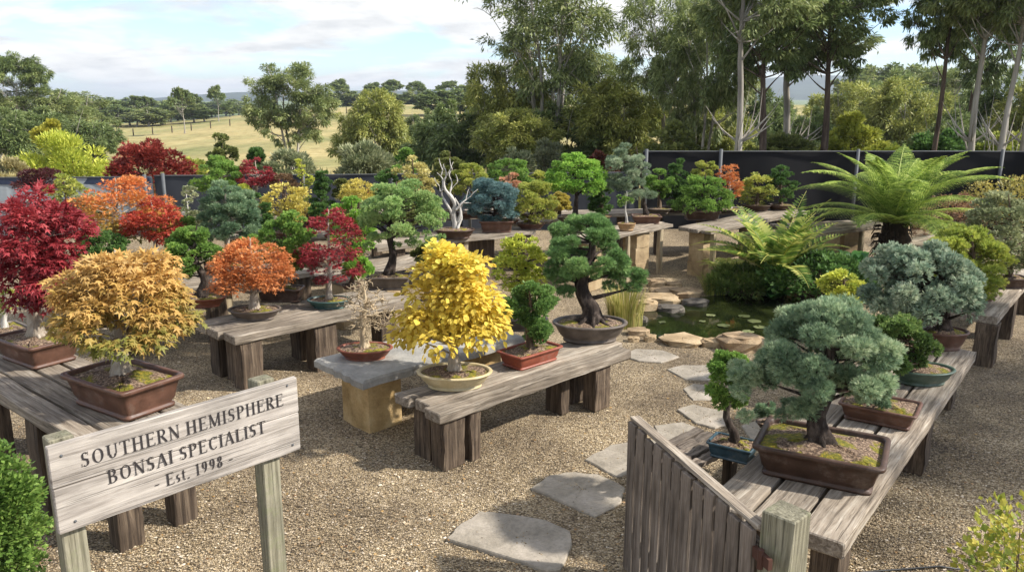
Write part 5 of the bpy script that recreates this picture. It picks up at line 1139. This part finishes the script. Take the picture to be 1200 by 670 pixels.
# bushes just outside the yard
OB = 'shrubs growing outside the fence'
for lb, px, Y, top, x0, x1, cols, mat, tpl, n, nl, sz in [
  ('yellow green feathery shrub left behind the pale cloth fence', 80, 24, 150, 22, 122, LIME, 'lime_leaf', 'narrow', 60, 9000, .16),
  ('tall yellow topped shrub rising above the yellow green hedge on the left', 50, 26, 130, 30, 76, ['#7a8a20', '#a5a82a', '#c4bf3c'], 'yellow_top_leaf', 'broad', 40, 5000, .12),
  ('pale straw coloured shrub at the left edge of the picture', 8, 21, 178, -20, 34, ['#8d8250', '#aca067', '#c9bd88'], 'straw_leaf', 'narrow', 40, 5000, .14),
  ('big rust red maple growing behind the pale cloth fence', 170, 20.5, 158, 122, 220, ['#5a1f1a', '#7d2c22', '#98392b', '#b0553f'], 'rust_maple_leaf', 'maple', 60, 7500, .11),
  ('round dark green tree standing alone on the paddock grass', 254, 40, 147, 235, 275, OLIV, 'olive_leaf', 'broad', 40, 6000, .14),
  ('soft green shrub behind the light green layered conifer', 224, 22, 178, 205, 246, YELG, 'yellow_green_leaf', 'broad', 30, 3000, .1),
  ('small dark conifer behind the small red maple', 298, 24, 166, 287, 312, DKGR, 'dark_green_needle', 'tuft', 26, 2600, .14),
  ('grey green wispy shrub below the solitary gum', 335, 24, 172, 305, 372, GREY, 'grey_green_leaf', 'narrow', 50, 6000, .15),
  ('tall grey green shrub behind the yellow two tier dome', 425, 24, 160, 390, 462, GREY, 'grey_green_leaf', 'narrow', 60, 8000, .16),
  ('bright green upright shrub behind the pale yellow conifer', 474, 22, 166, 458, 492, MDGR, 'mid_green_leaf', 'broad', 30, 2600, .1),
  ('grey upright shrub with pale tips behind the flat topped dome', 604, 24, 166, 584, 628, GREY, 'grey_green_leaf', 'narrow', 36, 3600, .14),
  ('grey leafed shrub behind the green row left of the bright green tree', 640, 25, 158, 618, 664, ['#4b5a3a', '#68755a', '#8a9472'], 'sage_leaf', 'narrow', 40, 4000, .14),
  ('dark rust coloured shrub right behind the bright green tree', 700, 22, 172, 684, 726, ['#4a2a20', '#6a3b2c', '#82503c'], 'dark_rust_leaf', 'broad', 30, 2600, .09),
  ('olive hedge shrub behind the left end of the black fence', 790, 24, 140, 752, 830, OLIV, 'olive_leaf', 'broad', 60, 7000, .13),
  ('rounded lime green shrub above the black fence left of the gap', 1000, 26, 130, 965, 1040, ['#6a7f20', '#8b9c2a', '#a8b23a'], 'lime_bush_leaf', 'broad', 60, 8000, .14),
  ('olive shrub above the fence between the reddish and dark trunks', 925, 25, 150, 885, 968, OLIV, 'olive_leaf', 'broad', 50, 6000, .13),
  ('low yellow green shrub above the fence behind the middle of the tree fern', 1045, 24, 160, 1015, 1075, LIME[:3], 'lime_dark_leaf', 'broad', 40, 3600, .11),
  ('dark shrub above the fence at the right between thick trunks', 1100, 26, 140, 1065, 1140, DKGR, 'dark_green_leaf', 'broad', 60, 7000, .13),
  ('lime tipped shrub above the fence at the right edge', 1180, 25, 148, 1140, 1215, ['#4f6a22', '#7d922e', '#a3ae40'], 'lime_tip_leaf', 'broad', 50, 5600, .13)]:
    bush(lb, (px, 0), 0, (x0, top, x1, None), cols, mat, tpl, n, nl, sz, Y=Y, group=OB, seed=px, flat=.8)
# rough grass beyond the fence
def rough():
    r = np.random.default_rng(3); N = 15000; Y = r.uniform(18, 58, N)**1.0; px = r.uniform(-40, 1240, N); x = (px-600)/F*Y; z = terr(x, Y); mb = MB()
    leaves(mb, 'narrow', np.stack([x, Y, z], 1), np.c_[r.normal(0, .35, (N, 2)), np.ones(N)], r.normal(0, 1, (N, 3)), r.uniform(.4, 1.1, N), r.uniform(0, 1, N)); return mb
tag(rough().build('rough_grass', leafmat('rough_grass_blade', ['#6a6a38', '#8a8450', '#a89c68', '#56622f'], .3), smooth=False), kind='stuff')
# paddock fence posts
for k, px in enumerate(range(150, 480, 22)):
    Y = 150+k*2; l = at(px, Y); mb = MB(); upbeam(mb, 1.3, .16, .16, (0, 0, 0), 0, .01); o = mb.build('fence_post', M['sleeper'], smooth=False, loc=l); tag(o, 'grey timber post of the paddock fence', 'fence post', 'posts of the paddock fence')

# unseen gum added off frame; its crown casts shade on the right-hand gravel
gs = gum('leafy gum standing to the right of the yard outside the picture', 91, 6.4, 6.0, 46, 15000, .16, EUC, 'gum_leaf', stems=2, clear=.52, kind='open', loc=(10.5, 5.4, 0))

hm = bpy.data.materials.new('haze_air'); hm.use_nodes = True; hn = hm.node_tree; hn.nodes.remove(hn.nodes['Principled BSDF'])
pv = hn.nodes.new('ShaderNodeVolumePrincipled'); pv.inputs['Density'].default_value = .00022; pv.inputs['Color'].default_value = (.80, .88, 1, 1); pv.inputs['Anisotropy'].default_value = .3
hn.links.new(pv.outputs[0], hn.nodes['Material Output'].inputs['Volume'])
mb = MB(); box(mb, -4200, 4200, -60, 4600, -40, 60); tag(mb.build('haze', hm, smooth=False), kind='stuff')
# ------------------------------------------------------------------ light, sky, camera exposure
SUN = np.array([.76, -.12, .64]); SUN /= np.linalg.norm(SUN)
sd = bpy.data.lights.new('sun', 'SUN'); sd.energy = 3.9; sd.angle = radians(1.8); sd.color = (1, .94, .86)
so = bpy.data.objects.new('sun', sd); COL.objects.link(so)
from mathutils import Vector
so.rotation_euler = Vector(SUN).to_track_quat('Z', 'Y').to_euler(); so.location = (0, 0, 30)
wd = bpy.data.worlds.new('World'); sc.world = wd; wd.use_nodes = True; nt = wd.node_tree; bg = nt.nodes['Background']
sky = nt.nodes.new('ShaderNodeTexSky'); sky.sky_type = 'NISHITA'; sky.sun_disc = False
sky.sun_elevation = math.asin(SUN[2]); sky.sun_rotation = math.atan2(SUN[0], SUN[1]); sky.air_density = 1.0; sky.dust_density = .6; sky.ozone_density = 1.4
def wn(t, **k):
    n_ = nt.nodes.new(t)
    for a, b in k.items(): setattr(n_, a, b)
    return n_
tc = wn('ShaderNodeTexCoord'); sx = wn('ShaderNodeSeparateXYZ'); nt.links.new(tc.outputs['Generated'], sx.inputs[0])
def mth(op, a, b=None, c=None):
    n_ = wn('ShaderNodeMath', operation=op)
    for i, v in enumerate((a, b, c)):
        if v is None: continue
        if isinstance(v, (int, float)): n_.inputs[i].default_value = v
        else: nt.links.new(v, n_.inputs[i])
    return n_.outputs[0]
zz = mth('ADD', mth('MAXIMUM', sx.outputs['Z'], 0.0), .16)
cb = wn('ShaderNodeCombineXYZ'); nt.links.new(mth('DIVIDE', sx.outputs['X'], zz), cb.inputs[0]); nt.links.new(mth('DIVIDE', sx.outputs['Y'], zz), cb.inputs[1]); cb.inputs[2].default_value = 3.3
def nz(scale, det, ro, dist=0):
    n_ = wn('ShaderNodeTexNoise'); n_.inputs['Scale'].default_value = scale; n_.inputs['Detail'].default_value = det; n_.inputs['Roughness'].default_value = ro; n_.inputs['Distortion'].default_value = dist
    nt.links.new(cb.outputs[0], n_.inputs['Vector']); return n_.outputs['Fac']
n1 = nz(1.15, 8, .55, .35); n2 = nz(2.6, 6, .6)
def rmp(f, st_):
    n_ = wn('ShaderNodeValToRGB'); e = n_.color_ramp.elements
    while len(e) < len(st_): e.new(.5)
    for i, (p, c) in enumerate(st_): e[i].position = p; e[i].color = (*((c,)*3 if isinstance(c, (int, float)) else c), 1)
    nt.links.new(f, n_.inputs[0]); return n_.outputs[0]
cov = rmp(n1, [(.425, 0.0), (.475, .6), (.53, 1.0)])
skt = wn('ShaderNodeMix', data_type='RGBA', blend_type='MULTIPLY'); skt.inputs['Factor'].default_value = 1; nt.links.new(sky.outputs[0], skt.inputs['A']); skt.inputs['B'].default_value = (.60, .70, .90, 1)
shade = rmp(n2, [(.34, (2.9, 2.98, 3.05)), (.56, (3.95, 3.95, 3.9))])
mx = wn('ShaderNodeMix', data_type='RGBA'); nt.links.new(cov, mx.inputs['Factor']); nt.links.new(skt.outputs['Result'], mx.inputs['A']); nt.links.new(shade, mx.inputs['B'])
nt.links.new(mx.outputs['Result'], bg.inputs['Color']); bg.inputs['Strength'].default_value = .15
sc.view_settings.view_transform = 'Standard'; sc.view_settings.look = 'None'; sc.view_settings.gamma = 1; sc.view_settings.exposure = 0.95
sc.cycles.max_bounces = 6; sc.cycles.diffuse_bounces = 3; sc.cycles.transparent_max_bounces = 4; sc.cycles.glossy_bounces = 2; sc.cycles.use_denoising = True
